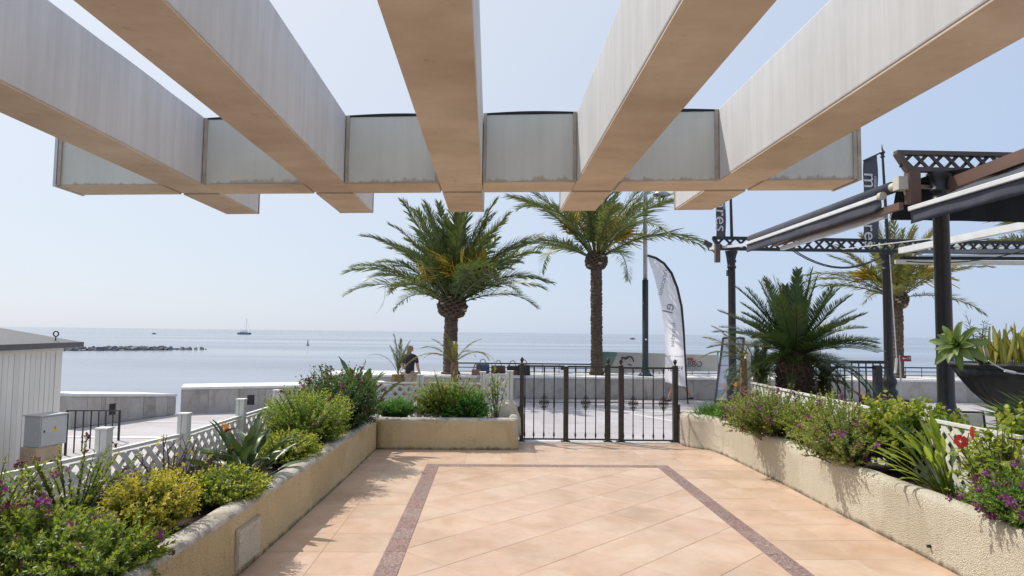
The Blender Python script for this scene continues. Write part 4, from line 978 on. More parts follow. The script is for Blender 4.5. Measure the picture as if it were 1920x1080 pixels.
# ---- bags laid out on the wall
def bag(px, py, wpx, hpx, Y, mat, label, handle='leather_brown', tilt=0):
    c = at(px, py, Y); wv = wpx*Y/1280; h = hpx*Y/1280; z0 = .217
    r = thing('handbag', (c.x, c.y, z0), label, 'bag', 'bags laid out on the sea wall')
    b = MB(); b.hexa([(c.x-wv/2, c.y-.09, z0), (c.x+wv/2, c.y-.09, z0), (c.x+wv/2, c.y+.09, z0), (c.x-wv/2, c.y+.09, z0), (c.x-wv*.46, c.y-.05, z0+h), (c.x+wv*.46, c.y-.05, z0+h), (c.x+wv*.46, c.y+.05, z0+h), (c.x-wv*.46, c.y+.05, z0+h)]); bd = b.build('body', mat, r, bevel=.015)
    b = MB(); b.box(c.x-wv*.47, c.x+wv*.47, c.y-.088, c.y-.060, z0+h*.55, z0+h*.9); b.build('flap', handle if tilt else mat, r, bevel=.006)
    b = MB(); b.tube([(c.x-.10*math.cos(t), c.y, z0+h+.17*math.sin(t)-.01) for t in np.linspace(0, 3.14, 9)], .012, 5); b.build('handle', handle, r)
bag(893, 704, 18, 10, 21.6, 'leather_tan', 'small tan bag in front of the blue one, leftmost on the wall')
bag(905, 703, 26, 19, 21.9, 'leather_blue', 'grey blue handbag, second from the left on the sea wall', 'leather_black')
bag(934, 703, 28, 17, 21.8, 'leather_brown', 'wide brown leather handbag in the middle of the row of bags', 'leather_brown', 1)
bag(936, 705, 20, 8, 21.45, 'leather_black', 'flat black bag lying before the wide brown handbag', 'leather_black')
bag(961, 703, 22, 17, 21.8, 'leather_brown', 'dark brown bag between the wide brown and the black bag', 'leather_black', 1)
bag(982, 703, 24, 19, 21.75, 'leather_black', 'tall black handbag just left of the gate post', 'leather_black')

# ---- palms
FR_A = [frond_mesh('frond_mesh', 1, d, 80, .185, .0155, 'palm_green', 10+i, bare=.15, vee=.45, sagl=.10, rr=.013, a0=62, a1=30, ragged=.15, plume=.55) for i, d in enumerate((.25, .45, .7, .9, 1.05))]
FR_B = [frond_mesh('frond_mesh', 1, d, 74, .175, .0145, 'palm_yellow', 20+i, bare=.15, vee=.4, sagl=.15, rr=.012, a0=62, a1=30, plume=.5) for i, d in enumerate((.3, .5, .7, .85))]
FR_G = [frond_mesh('frond_mesh', 1, d, 76, .185, .0145, 'palm_green', 24+i, bare=.17, vee=.38, sagl=.16, rr=.012, a0=62, a1=30, tonebias=.2, ragged=.15, plume=.5) for i, d in enumerate((.4, .7, .95, 1.15, 1.35))]
FR_Y = [frond_mesh('frond_mesh', 1, d, 36, .24, .022, 'palm_yellow', 30+i, vee=.35, sagl=.35, rr=.012, ragged=.25) for i, d in enumerate((.7, 1.2, 1.8))]
FR_D = [frond_mesh('frond_mesh', 1, d, 30, .15, .010, 'palm_dry', 40+i, vee=.2, sagl=.5, rr=.011, ragged=.4) for i, d in enumerate((1.0, 1.7))]
def stalk_mesh():
    g = np.random.default_rng(5); V = []; F = []; T = []
    for i in range(95):
        p0 = np.array([g.uniform(.36, .56), 0, 0]); d = nrm(np.array([1, 0, .15])+g.normal(size=3)*np.array([.3, .5, .5])); l = g.uniform(.16, .40)
        s_ = nrm(np.cross(d, g.normal(size=3)))*.012; m_ = p0+d*l*.6; e = p0+d*l+np.array([0, 0, -.12])
        b = len(V); V += [p0-s_*.3, p0+s_*.3, m_+s_, m_-s_, e+s_*.6, e-s_*.6]; F += [(b, b+1, b+2), (b, b+2, b+3), (b+3, b+2, b+4), (b+3, b+4, b+5)]; T += [g.random()]*6
    b = len(V); V += [np.array([0, -.03, 0]), np.array([0, .03, 0]), np.array([.42, .02, 0]), np.array([.42, -.02, 0])]; F += [(b, b+1, b+2), (b, b+2, b+3)]; T += [.8]*4
    return tri_mesh('stalk_mesh', np.array(V), np.array(F), T, 'date_stalk')
STALK = stalk_mesh()
def palm(name, label, base, crown, r_bot, r_top, meshes, n, Lf, e_hi, e_lo, seed, cat='palm tree', group=None, boot=(.36, .6), stalks=0, nring=40, power=1.0, bias=None, trunkmat='trunk_palm', leanmid=0.0, rollmax=.5):
    g = np.random.default_rng(seed); base, crown = Vector(base), Vector(crown)
    root = thing(name, base, label, cat, group)
    b = MB(); H_ = crown.z-base.z; n_s = 10
    for i in range(nring+1):
        t = i/nring; c = base.lerp(crown, t)+Vector((math.sin(t*3.14)*leanmid, 0, 0)); r = r_bot+(r_top-r_bot)*t
        rr = r*(1+.08*(i % 2)+g.uniform(-.04, .04))*(1.25 if t < .04 else 1)
        for j in range(n_s):
            an = 2*math.pi*(j+.5*(i % 2))/n_s; q = rr*(1+g.uniform(-.06, .06)); b.v.append((c.x+q*math.cos(an), c.y+q*math.sin(an), c.z))
    for i in range(nring):
        for j in range(n_s):
            a = i*n_s; b.f.append((a+j, a+(j+1) % n_s, a+n_s+(j+1) % n_s, a+n_s+j)); b.m.append(0)
    b.build('trunk', trunkmat, root)
    # cut leaf bases: a ball of wedges under the crown
    b = MB(); br, bh = boot; k = 0; NB = 90
    b.lathe((crown.x, crown.y, crown.z-bh*.05), [(br*.86*math.sin(q_), -bh*.5*math.cos(q_)) for q_ in np.linspace(.35, 2.7, 9)], 16)
    for i in range(NB):
        t = i/NB; an = i*2.39996; z = crown.z-bh*.55+bh*t; prof = br*math.sin(math.pi*(.27+.5*t))
        d = Vector((math.cos(an), math.sin(an), 0)); sdv = Vector((-d.y, d.x, 0)); o_ = Vector((crown.x, crown.y, z))
        w_ = br*.23; a = o_+d*prof*.55; e = o_+d*prof*(.98+.12*g.random())+Vector((0, 0, bh*.05))
        b.hexa([a-sdv*w_-Vector((0, 0, .07*br/.36)), a+sdv*w_-Vector((0, 0, .07*br/.36)), e+sdv*w_*.7-Vector((0, 0, .05)), e-sdv*w_*.7-Vector((0, 0, .05)), a-sdv*w_+Vector((0, 0, .05)), a+sdv*w_+Vector((0, 0, .05)), e+sdv*w_*.7+Vector((0, 0, .01)), e-sdv*w_*.7+Vector((0, 0, .01))], 1 if g.random() < .15 else 0)
    b.build('leaf_bases', ['boots', 'boots_cut'], root)
    top = Vector((0, 0, crown.z-base.z+bh*.25))+Vector((crown.x-base.x, crown.y-base.y, 0))
    for i in range(n):
        q = ((i+.5)/n)**power; el = e_hi+(e_lo-e_hi)*q+g.normal(0, 5); az = i*137.5+g.normal(0, 14)
        if bias: az = bias(i, az)
        me = meshes[min(len(meshes)-1, int(q*len(meshes)*.999+g.uniform(-.5, .5))) if len(meshes) > 1 else 0]
        f = link('frond', me, None, root, top+Vector((math.cos(R(az)), math.sin(R(az)), 0))*br*.35*min(1, q+.2)-Vector((0, 0, .22*bh*q)))
        s_ = Lf*g.uniform(.86, 1.08)*(1-.12*max(0, .25-q)*4); f.scale = (s_, s_*g.uniform(.9, 1.1), s_)
        f.rotation_euler = (g.uniform(-rollmax, rollmax), -R(el), R(az))
    for i in range(stalks):
        az = i*360/stalks+g.uniform(-20, 20); f = link('fruit_stalk', STALK, None, root, top); s_ = g.uniform(1.9, 2.5); f.scale = (s_,)*3; f.rotation_euler = (g.uniform(0, 6), -R(g.uniform(36, 62)), R(az))
    return root
PG = 'palms on the seafront'
pb = at(845, 700, 22.0); pc = at(848, 572, 22.0); pb.z = .20
palm1 = palm('palm_tree', 'full bushy date palm with yellow fruit stalks, left of the gate', pb, pc, .24, .205, FR_A, 64, 3.45, 90, 24, 1, group=PG, boot=(.47, .62), stalks=9, power=.95, leanmid=-.03)
f = link('dead_frond', FR_D[0], None, palm1, at(722, 535, 21.6)-pb); f.scale = (.95, .35, .95); f.rotation_euler = (.3, R(86), 0)
pb = at(1119, 690, 22.3); pc = at(1118, 487, 22.3); pb.z = .20
palm('palm_tree', 'tall slender date palm with open arching crown, behind the gate', pb, pc, .19, .185, FR_G, 29, 3.8, 84, 22, 2, group=PG, boot=(.37, .5), stalks=4, nring=70)
pb = at(1684, 690, 22.2); pc = at(1682, 560, 22.2); pb.z = .20
palm('palm_tree', 'yellowish date palm seen behind the black terrace column', pb, pc, .17, .17, FR_B, 34, 2.75, 82, 16, 3, group=PG, boot=(.34, .5), stalks=2)
pb = at(2010, 690, 22.0); pc = at(2010, 475, 22.0); pb.z = .20
palm('palm_tree', 'palm at the right edge, only its frond tips showing under the awning', pb, pc, .20, .22, FR_B, 36, 3.5, 80, 14, 4, group=PG, boot=(.34, .6))
# young palms behind the far fence
def young(label, base, crown, fr, seed, r=.07, trunkmat='trunk_fibre'):
    """fr: list of (azimuth, elevation, length, mesh list index set)"""
    g = np.random.default_rng(seed); base, crown = Vector(base), Vector(crown); root = thing('young_palm', base, label, 'palm', 'young palms beside the fences')
    b = MB(); n = 14; b.tube([base.lerp(crown, i/n) for i in range(n+1)], [r*(1+.15*(i % 2)+g.uniform(-.05, .05))*(1.1-.3*i/n) for i in range(n+1)], 9); b.build('trunk', trunkmat, root)
    for az, el, l, ms in fr:
        me = ms[int(g.integers(len(ms)))]; f = link('frond', me, None, root, crown-base); f.scale = (l, l*g.uniform(.8, 1.1), l); f.rotation_euler = (g.uniform(-.4, .4), -R(el), R(az))
    return root
cA = at(746, 702, 10.8); young('small palm with drooping grey fronds in front of the standing woman', (cA.x, cA.y, -.45), cA, [(180, 68, .62, FR_Y[2:]+FR_D[1:]), (20, 52, .95, FR_D[1:]), (170, 88, .62, FR_A[:1]), (120, 100, .55, FR_A[:1]), (330, 78, .55, FR_G[:1]), (350, 72, .5, FR_G[:1]), (60, 80, .5, FR_G[:2]), (240, 80, .5, FR_G[:2]), (300, 65, .45, FR_G[:2])], 5, .115)
cB = at(852, 680, 10.8); young('small yellow green palm before the trunk of the bushy date palm', (cB.x, cB.y, -.45), cB, [(175, 48, .62, FR_Y[:2]), (160, 35, .55, FR_Y[:2]), (190, 62, .5, FR_Y[:1]), (15, 58, .55, FR_Y[:1]), (5, 45, .62, FR_Y[1:]), (350, 40, .75, FR_D[1:]), (90, 70, .5, FR_Y[:2]), (270, 60, .45, FR_Y[:2]), (230, 75, .5, FR_G[:2]), (310, 55, .5, FR_Y[1:])], 6, .065)
cC = at(1394, 672, 9.2); young('thin young palm with withered fronds in front of the black column', (cC.x, cC.y, .3), cC, [(178, 42, .62, FR_Y[:1]), (172, 24, .62, FR_Y[1:2]), (150, 62, .6, FR_Y[:1]), (60, 60, .4, FR_D), (330, 45, .45, FR_D), (200, 80, .5, FR_D), (20, 70, .5, FR_D), (270, 55, .4, FR_D), (230, -20, .4, FR_G[:2]), (190, -25, .4, FR_G[:2]), (300, -30, .35, FR_G[:2]), (250, 30, .35, FR_Y[:2])], 7, .05)

# ---- cycad
cy = at(1490, 672, 9.9); cyb = Vector((cy.x, cy.y, -.1))
root = thing('cycad', cyb, 'big dark green sago cycad with stout scaly trunk, behind the right fence', 'cycad')
b = MB(); g = np.random.default_rng(11); b.tube([cyb, cyb+Vector((0, 0, .5)), cy+Vector((0, 0, -.1)), cy+Vector((0, 0, .12))], [.24, .22, .235, .15], 14)
for i in range(230):
    an = i*2.39996; t = i/230; o_ = cyb.lerp(cy, t); d = Vector((math.cos(an), math.sin(an), 0)); sdv = Vector((-d.y, d.x, 0)); a = o_+d*.20; e = o_+d*(.265+.02*g.random())+Vector((0, 0, .05))
    b.hexa([a-sdv*.035-Vector((0, 0, .03)), a+sdv*.035-Vector((0, 0, .03)), e+sdv*.018-Vector((0, 0, .015)), e-sdv*.018-Vector((0, 0, .015)), a-sdv*.035+Vector((0, 0, .03)), a+sdv*.035+Vector((0, 0, .03)), e+sdv*.018+Vector((0, 0, .012)), e-sdv*.018+Vector((0, 0, .012))])
b.build('trunk', 'cycad_trunk', root)
CYC = [frond_mesh('cycad_frond_mesh', 1, d, 74, .19, .020, 'cycad', 60+i, bare=.08, vee=.55, a0=72, a1=42, sagl=.03, rr=.012, ragged=.03) for i, d in enumerate((.10, .3, .6, 1.25))]
CYY = frond_mesh('cycad_frond_mesh', 1, .1, 50, .14, .009, 'cycad_young', 70, bare=.1, vee=.7, a0=50, a1=30, sagl=.02)
for i in range(74):
    q = (i+.5)/74; el = 80-90*q**.85+g.normal(0, 5); az = i*137.5+g.normal(0, 10)
    f = link('frond', CYC[min(3, int(q*4+g.uniform(-.4, .4)))], None, root, cy-cyb+Vector((0, 0, .10-.10*q))); l = 1.2*g.uniform(.85, 1.08); f.scale = (l,)*3; f.rotation_euler = (g.uniform(-.3, .3), -R(el), R(az))
for az, el in ((100, 72), (160, 78), (60, 64)):
    f = link('young_frond', CYY, None, root, cy-cyb+Vector((0, 0, .1))); f.scale = (1.15,)*3; f.rotation_euler = (0, -R(el), R(az))
# a second low cycad-like tuft at its foot
cz = at(1425, 700, 10.3); r2 = thing('cycad', (cz.x, cz.y, .2), 'low dark cycad tuft at the foot of the big one, left of its trunk', 'cycad')
b = MB(); b.tube([(cz.x, cz.y, .2), (cz.x, cz.y, cz.z)], [.12, .10], 10); b.build('trunk', 'cycad_trunk', r2)
for i in range(30):
    q = i/30; f = link('frond', CYC[int(g.integers(1, 4))], None, r2, cz-Vector((cz.x, cz.y, .2))); l = .62*g.uniform(.8, 1.1); f.scale = (l,)*3; f.rotation_euler = (g.uniform(-.3, .3), -R(70-75*q), R(i*137.5))
cz = at(1545, 715, 10.4); r2 = thing('cycad', (cz.x, cz.y, .2), 'low dark cycad tuft right of the big trunk, before the railing', 'cycad')
b = MB(); b.tube([(cz.x, cz.y, .2), (cz.x, cz.y, cz.z)], [.12, .10], 10); b.build('trunk', 'cycad_trunk', r2)
for i in range(26):
    q = i/26; f = link('frond', CYC[int(g.integers(1, 4))], None, r2, cz-Vector((cz.x, cz.y, .2))); l = .5*g.uniform(.8, 1.1); f.scale = (l,)*3; f.rotation_euler = (g.uniform(-.3, .3), -R(65-75*q), R(i*137.5+40))
b = MB(); b.prism([(3.86, 8.6), (6.6, 8.6), (6.6, 11.6), (3.86, 11.6)], -.45, .25); o = b.build('garden_bed', 'soil', None, origin=(5.2, 10, -.45)); props(o, 'raised soil bed of the cycads behind the right fence', None, None, 'structure')

# ================================================================== SHRUBS AND FLOWERS IN THE PLANTERS
def spot(px, py, Y): return at(px, py, Y)
def foot(px, Y, z): p = at(px, 700, Y); return Vector((p.x, p.y, z))
ZL, ZR = .34, .37
BG = 'flowering shrubs in the left planter'
bush('milkwort_shrub', 'sprawling green shrub with purple flowers filling the near left corner', 'shrub', foot(100, 3.55, ZL), .33, .44, .34, 250, .036, .013, 24, 'leaf_mid', 21, [('purple', 26, 1.3), ('wine', 20, 1.1)], zlow=-.45, lump=.3, group=BG, lean=(0, -.1))
bush('milkwort_shrub', 'upright green shrub cut by the left frame edge, tall flowering shoots', 'shrub', foot(-40, 3.5, ZL), .20, .28, .58, 60, .036, .013, 26, 'leaf_mid', 22, [('purple', 8, 1.0)], zlow=-.2, lump=.35, group=BG)
bush('milkwort_shrub', 'tall loose shoots of purple flowered shrub against the near lattice', 'shrub', foot(150, 4.2, ZL), .36, .22, .50, 30, .036, .014, 26, 'leaf_mid', 23, [('wine', 12, 1.1), ('purple', 5, 1)], zlow=.1, lump=.4, group=BG, stem='stem_red')
bush('milkwort_shrub', 'low bright green shrub hanging over the planter edge in the near corner', 'shrub', foot(215, 3.35, ZL), .26, .34, .28, 180, .034, .012, 24, 'leaf_mid', 24, [('purple', 5, 1.15), ('wine', 9, .8)], zlow=-.5, lump=.3, group=BG, lean=(-.04, 0))
bush('golden_shrub', 'bright yellow leaved shrub next to the purple flowers', 'shrub', foot(268, 4.15, ZL), .27, .28, .38, 260, .028, .014, 20, 'leaf_gold', 25, zlow=-.35, lump=.1, fill=.75, group=BG, droopy=.1, lean=(.10, 0))
bush('golden_shrub', 'rounded golden green shrub before the bare twigs', 'shrub', foot(402, 4.8, ZL), .29, .30, .28, 280, .026, .014, 18, 'leaf_goldgreen', 26, zlow=-.35, lump=.1, fill=.75, lean=(.10, 0), group=BG)
bush('golden_shrub', 'rounded golden green shrub behind the bird of paradise plant', 'shrub', foot(525, 6.3, ZL), .30, .34, .30, 300, .026, .015, 18, 'leaf_goldgreen', 27, zlow=-.35, lump=.1, fill=.75, lean=(.10, 0), group=BG)
bush('milkwort_shrub', 'big rounded yellow green shrub halfway along the left planter', 'shrub', foot(578, 7.15, ZL), .46, .48, .62, 420, .034, .012, 24, 'leaf_mid', 28, [('wine', 26, 1.0), ('purple', 6, .8)], zlow=-.4, lump=.12, fill=.72, group=BG)
bush('milkwort_shrub', 'big dark shrub with wine red flowers overhanging the far corner', 'shrub', foot(636, 8.15, ZL), .52, .54, .80, 460, .036, .016, 24, 'leaf_dark', 29, [('wine', 80, 1.4), ('purple', 8, 1.0)], zlow=-.45, lump=.14, fill=.7, group=BG)
# bare twigs
tw = thing('bare_shrub', foot(330, 4.75, ZL), 'almost bare shrub of thin dark twigs against the lattice', 'shrub', BG); g = np.random.default_rng(31); o0 = ORG[tw.name]
lv = []
for i in range(26):
    d = Vector((g.normal(0, .45), g.normal(0, .3), 1)).normalized(); l = g.uniform(.25, .52); mid = o0+d*l*.5+Vector((g.normal(0, .03), 0, 0)); e = o0+d*l
    b = MB(); b.tube([o0+Vector((g.normal(0, .03), g.normal(0, .03), -.02)), mid, e], [.0055, .004, .002], 5)
    for k in range(3):
        t = g.uniform(.4, .9); p = o0+d*l*t; b.tube([p, p+Vector((g.normal(0, .05), g.normal(0, .04), g.uniform(.04, .11)))], [.003, .0015], 4); lv.append(p+Vector((g.normal(0, .03), 0, .05)))
    b.build('twig', 'stem_red', tw)
V, F = leaf_arrays(np.array(lv[:34]), g.normal(size=(34, 3))+np.array([0, 0, .6]), g.normal(size=(34, 3)), g.uniform(.03, .06, 34), g.uniform(.015, .03, 34))
f = link('foliage', tri_mesh('foliage', V-np.array(o0), F, np.repeat(g.uniform(.4, 1, 34), 5), 'leaf_gold'), None, tw); f['kind'] = 'stuff'
# bird of paradise plants: paddle leaves on long stalks, each leaf its own part
def paddle_mesh(name, stalk, blade, wid, bend, mat, seed, n=9):
    g = np.random.default_rng(seed); V = []; F = []; T = []
    tot = stalk+blade; an = lambda t: -bend*t**1.8
    x = z = 0; pts = []
    N_ = 24
    for i in range(N_+1):
        t = i/N_; pts.append((t*tot, x, z, an(t))); x += math.cos(an(t))*tot/N_; z += math.sin(an(t))*tot/N_
    pts = np.array(pts)
    I = lambda d, k: np.interp(d, pts[:, 0], pts[:, k])
    for i in range(5):
        d = stalk*i/4*1.02; p = np.array([I(d, 1), 0, I(d, 2)]); r_ = .009-.003*i/4
        V += [p+[0, r_, 0], p+[0, -r_, 0], p+[0, 0, -r_]]; T += [.6]*3
    for i in range(4):
        for j in range(3): a, b_ = i*3+j, i*3+(j+1) % 3; F += [(a, b_, b_+3), (a, b_+3, a+3)]
    b0 = len(V)
    for i in range(n+1):
        t = i/n; d = stalk+blade*t; p = np.array([I(d, 1), 0, I(d, 2)]); aa = I(d, 3); u = np.array([-math.sin(aa), 0, math.cos(aa)])
        w_ = wid*.5*max(.03, math.sin(math.pi*min(1, t*.93+.05))**.75); wv = g.normal(0, .004)
        V += [p+np.array([0, w_, 0])+u*w_*.45+u*wv, p, p+np.array([0, -w_, 0])+u*w_*.45-u*wv]; T += [.4+g.normal(0, .07), .8, .4+g.normal(0, .07)]
    for i in range(n):
        for j in range(2): a = b0+i*3+j; F += [(a, a+1, a+4), (a, a+4, a+3)]
    return tri_mesh(name, np.array(V), np.array(F), np.clip(T, 0, 1), mat)
PAD = [paddle_mesh('paddle_mesh', s_, bl, wd_, bd, 'strelitzia', 80+i) for i, (s_, bl, wd_, bd) in enumerate(((.28, .32, .085, .5), (.24, .30, .075, .9), (.34, .30, .08, .35), (.22, .34, .07, 1.3)))]
def sflower_mesh():
    V = []; F = []; T = []; g = np.random.default_rng(9)
    for i in range(9):
        a = R(-10+i*14+g.normal(0, 6)); d = np.array([math.cos(a), g.normal(0, .2), math.sin(a)]); d /= np.linalg.norm(d); l = g.uniform(.06, .09); s_ = nrm(np.cross(d, [0, 1, .2]))*.005
        y_ = np.array([0, .007, 0]); b = len(V); V += [np.zeros(3), d*l*.55+s_, d*l, d*l*.55-s_, d*l*.5+y_]; F += [(b, b+1, b+4), (b+1, b+2, b+4), (b+2, b+3, b+4), (b+3, b, b+4)]; T += [g.random()]*5
    return tri_mesh('flower_mesh', np.array(V), np.array(F), T, 'petal_orange')
SFL = sflower_mesh()
PADN = [paddle_mesh('paddle_mesh', s_, bl, wd_, bd, 'leaf_mid', 180+i) for i, (s_, bl, wd_, bd) in enumerate(((.40, .22, .038, .4), (.34, .26, .030, .8), (.44, .24, .05, .3), (.3, .34, .022, 1.0)))]
def strelitzia(label, base, n, scale, spread, seed, flowers=(), group=None, az0=0, azr=360, name='bird_of_paradise_plant', pads=None):
    pads = pads or PAD
    g = np.random.default_rng(seed); root = thing(name, base, label, 'plant', group)
    for i in range(n):
        q = (i+.5)/n; az = az0+azr*((i*.618) % 1)+g.normal(0, 8); el = 86-spread*q+g.normal(0, 4)
        f = link('leaf', pads[int(g.integers(4))], None, root, Vector((g.normal(0, .03), g.normal(0, .03), -.02))); l = scale*g.uniform(.8, 1.1); f.scale = (l,)*3; f.rotation_euler = (g.uniform(-.5, .5), -R(el), R(az))
    for (dx, dy, h, az) in flowers:
        b = MB(); bb = Vector(base); b.tube([bb+Vector((dx*.3, dy*.3, 0)), bb+Vector((dx*.7, dy*.7, h*.6)), bb+Vector((dx, dy, h))], .006, 6); b.build('flower_stalk', 'stem_green', root)
        b = MB(); p = bb+Vector((dx, dy, h)); e = p+Vector((math.cos(R(az))*.10, math.sin(R(az))*.10, .02)); b.tube([p-Vector((0, 0, .02)), p.lerp(e, .4), e], [.008, .010, .001], 6); b.build('beak', 'stem_red', root)
        f = link('flower', SFL, None, root, Vector((dx, dy, h))); f.rotation_euler = (0, 0, R(az)); f.scale = (1.0,)*3
    return root
strelitzia('bird of paradise plant with one orange flower, between two golden shrubs', foot(465, 5.55, ZL), 42, .90, 62, 41, [(-.20, .05, .40, 10), (-.12, 0, .26, -20)])
strelitzia('tall upright paddle leaves rising behind the dark shrub in the far corner', foot(672, 8.95, ZL), 16, 1.36, 34, 42, name='paddle_leaf_plant')
# far planter
bush('low_shrub', 'low mound of small fresh green leaves in the far planter', 'shrub', foot(745, 9.45, .33), .32, .2, .32, 240, .026, .014, 16, 'leaf_fresh', 51, zlow=-.15, lump=.15)
bush('mixed_shrub', 'mixed green and dusky pink shrub spilling over the far planter', 'shrub', foot(838, 9.5, .33), .48, .26, .60, 380, .032, .015, 20, 'leaf_mid', 52, [('wine', 46, 1.1), ('pink', 3, .6)], zlow=-.45, lump=.3)
bush('leafy_shrub', 'plain green leafy shrub at the right of the far planter', 'shrub', foot(880, 9.38, .33), .32, .2, .40, 220, .032, .017, 18, 'leaf_fresh', 53, zlow=-.35, lump=.25)
bush('sapling', 'thin yellow green sapling with bare forked stems beside the gate', 'sapling', foot(933, 9.55, .33), .20, .10, .74, 8, .050, .024, 13, 'leaf_lime', 54, zlow=.35, lump=.2, fill=1)
# right planter
bush('leafy_shrub', 'small dense dark green shrub at the far end of the right planter', 'shrub', foot(1372, 9.0, ZR), .24, .22, .34, 200, .026, .014, 18, 'leaf_fresh', 61, zlow=-.35, lump=.15)
gr_ = np.random.default_rng(62); o0 = foot(1348, 9.5, ZR); n = 1500
Pq = np.stack([gr_.normal(0, .13, n), gr_.normal(0, .13, n), np.zeros(n)], 1); Dq = nrm(gr_.normal(size=(n, 3))*np.array([.6, .6, .15])+np.array([0, 0, .8]))
V, F = leaf_arrays(Pq, Dq, nrm(gr_.normal(size=(n, 3))), gr_.uniform(.16, .32, n), np.full(n, .009), .2, .35)
gt = thing('grass_tuft', o0, 'bright green tuft of fine grassy leaves at the gate end of the right planter', 'plant'); f = link('foliage', tri_mesh('foliage', V, F, np.repeat(gr_.uniform(0, 1, n), 5), 'grass_blade'), None, gt); f['kind'] = 'stuff'
o0 = foot(1385, 8.75, ZR); strelitzia('slender bird of paradise with orange flower beside the thin palm', o0, 5, .6, 40, 63, [(-.03, 0, .52, 95), (.14, .0, .36, 60)])
RG = 'flowering shrubs in the right planter'
bush('milkwort_shrub', 'grey green shrub dotted purple, nearest the far end of the right planter', 'shrub', foot(1455, 7.7, ZR), .48, .5, .60, 420, .032, .015, 22, 'leaf_dusky', 64, [('purple', 24, 1.2), ('wine', 34, 1.1)], zlow=-.4, lump=.22, group=RG, lean=(-.12, 0))
bush('milkwort_shrub', 'fresh green shrub between the two purple dotted shrubs at right', 'shrub', foot(1540, 7.0, ZR), .40, .42, .60, 240, .034, .014, 22, 'leaf_mid', 65, [('wine', 18, .9), ('purple', 7, .9)], zlow=-.3, lump=.3, group=RG)
bush('milkwort_shrub', 'greyish flowering shrub trailing over the middle of the right wall', 'shrub', foot(1600, 6.1, ZR), .38, .45, .58, 320, .030, .014, 22, 'leaf_dusky', 66, [('purple', 22, 1.2), ('wine', 30, 1.1)], zlow=-.5, lump=.3, group=RG, lean=(-.14, 0))
bush('hibiscus_shrub', 'yellow green broad leaved shrub with tall shoots, middle of the right planter', 'shrub', foot(1700, 5.9, ZR), .46, .40, .68, 210, .058, .042, 15, 'leaf_lime', 67, [('pink', 2, .8)], zlow=-.1, lump=.35, group=RG, fold=.2)
strelitzia('clump of slanting paddle leaves between the yellow green shrubs', foot(1778, 5.05, ZR), 30, .98, 56, 68, az0=110, azr=120, pads=PADN)
strelitzia('few broad paddle leaves behind the red flower', foot(1775, 5.3, ZR), 7, .95, 40, 69, az0=20, azr=200)
# hibiscus with separate leaves and a red flower
hb = foot(1870, 4.55, ZR); hib = thing('hibiscus', hb, 'hibiscus with one open red flower near the right edge', 'hibiscus'); g = np.random.default_rng(71)
def hleaf(seed):
    V, F = leaf_arrays(np.zeros((1, 3)), np.array([[1., 0, 0]]), np.array([[0, 0, 1.]]), np.array([1.]), np.array([.66]), .3, .22, .36); return tri_mesh('leaf_mesh', V, F, np.full(5, seed), 'leaf_lime')
HL = [hleaf(s_) for s_ in (.1, .3, .45, .6, .8)]
for i in range(46):
    d = Vector((g.normal(-.12, .44), g.normal(0, .34), 1)).normalized(); l = g.uniform(.28, .62); a = hb+Vector((g.normal(0, .03), g.normal(0, .03), -.02)); e = a+d*l; mid = a.lerp(e, .5)+Vector((0, 0, .04))
    b = MB(); b.tube([a, mid, e], [.006, .005, .0025], 5); b.build('stem', 'stem', hib)
    for k in range(9):
        t = .2+.8*k/8; p = (a*(1-t)+mid*t).lerp(mid*(1-t)+e*t, t); an = k*2.4+i
        f = link('leaf', HL[min(4, int(g.integers(0, 3)+t*2.2))], None, hib, p-hb); s_ = .084*(1.15-.45*t)*g.uniform(.75, 1.2); f.scale = (s_,)*3
        f.rotation_euler = (g.normal(0, .35), -R(g.uniform(-30, 40)), an)
def hib_flower():
    g = np.random.default_rng(4); V = []; F = []; T = []
    for i in range(5):
        a = i*1.2566; d = np.array([math.cos(a)*.85, math.sin(a)*.85, .5]); s_ = np.array([-math.sin(a), math.cos(a), 0]); b = len(V)
        V += [d*.006, d*.035+s_*.026, d*.068+s_*.03+np.array([0, 0, -.012]), d*.076+np.array([0, 0, -.02]), d*.068-s_*.03+np.array([0, 0, -.008]), d*.035-s_*.026, d*.042+np.array([0, 0, .004])]
        F += [(b, b+1, b+6), (b+1, b+2, b+6), (b+2, b+3, b+6), (b+3, b+4, b+6), (b+4, b+5, b+6), (b+5, b, b+6)]; T += [g.random() for _ in range(7)]
    return tri_mesh('flower_mesh', np.array(V), np.array(F), T, 'petal_red')
HF = hib_flower()
for px, py, Y, rot in ((1800, 828, 4.62, (R(70), R(-30), 0)), (1818, 812, 4.66, (R(85), R(40), .6))):
    p = at(px, py, Y); f = link('flower', HF, None, hib, p-hb); f.rotation_euler = rot; f.scale = (.72,)*3
    b = MB(); b.tube([p+Vector((0, .01, 0)), p+Vector((.05, .10, -.12)), p+Vector((.09, .12, -.22))], .003, 5); b.build('stem', 'stem_green', hib)
bush('milkwort_shrub', 'purple flowered shrub hanging over the wall at the lower right edge', 'shrub', foot(1948, 4.05, ZR), .24, .36, .40, 220, .032, .012, 24, 'leaf_green', 72, [('purple', 46, 1.35), ('wine', 14, 1.1)], zlow=-.6, lump=.25, group=RG, lean=(-.10, 0))
bush('hibiscus_shrub', 'yellow green broad leaved shrub at the right edge behind the hibiscus', 'shrub', foot(1905, 4.8, ZR), .34, .3, .60, 150, .055, .034, 15, 'leaf_lime', 73, zlow=-.1, lump=.3, group=RG)
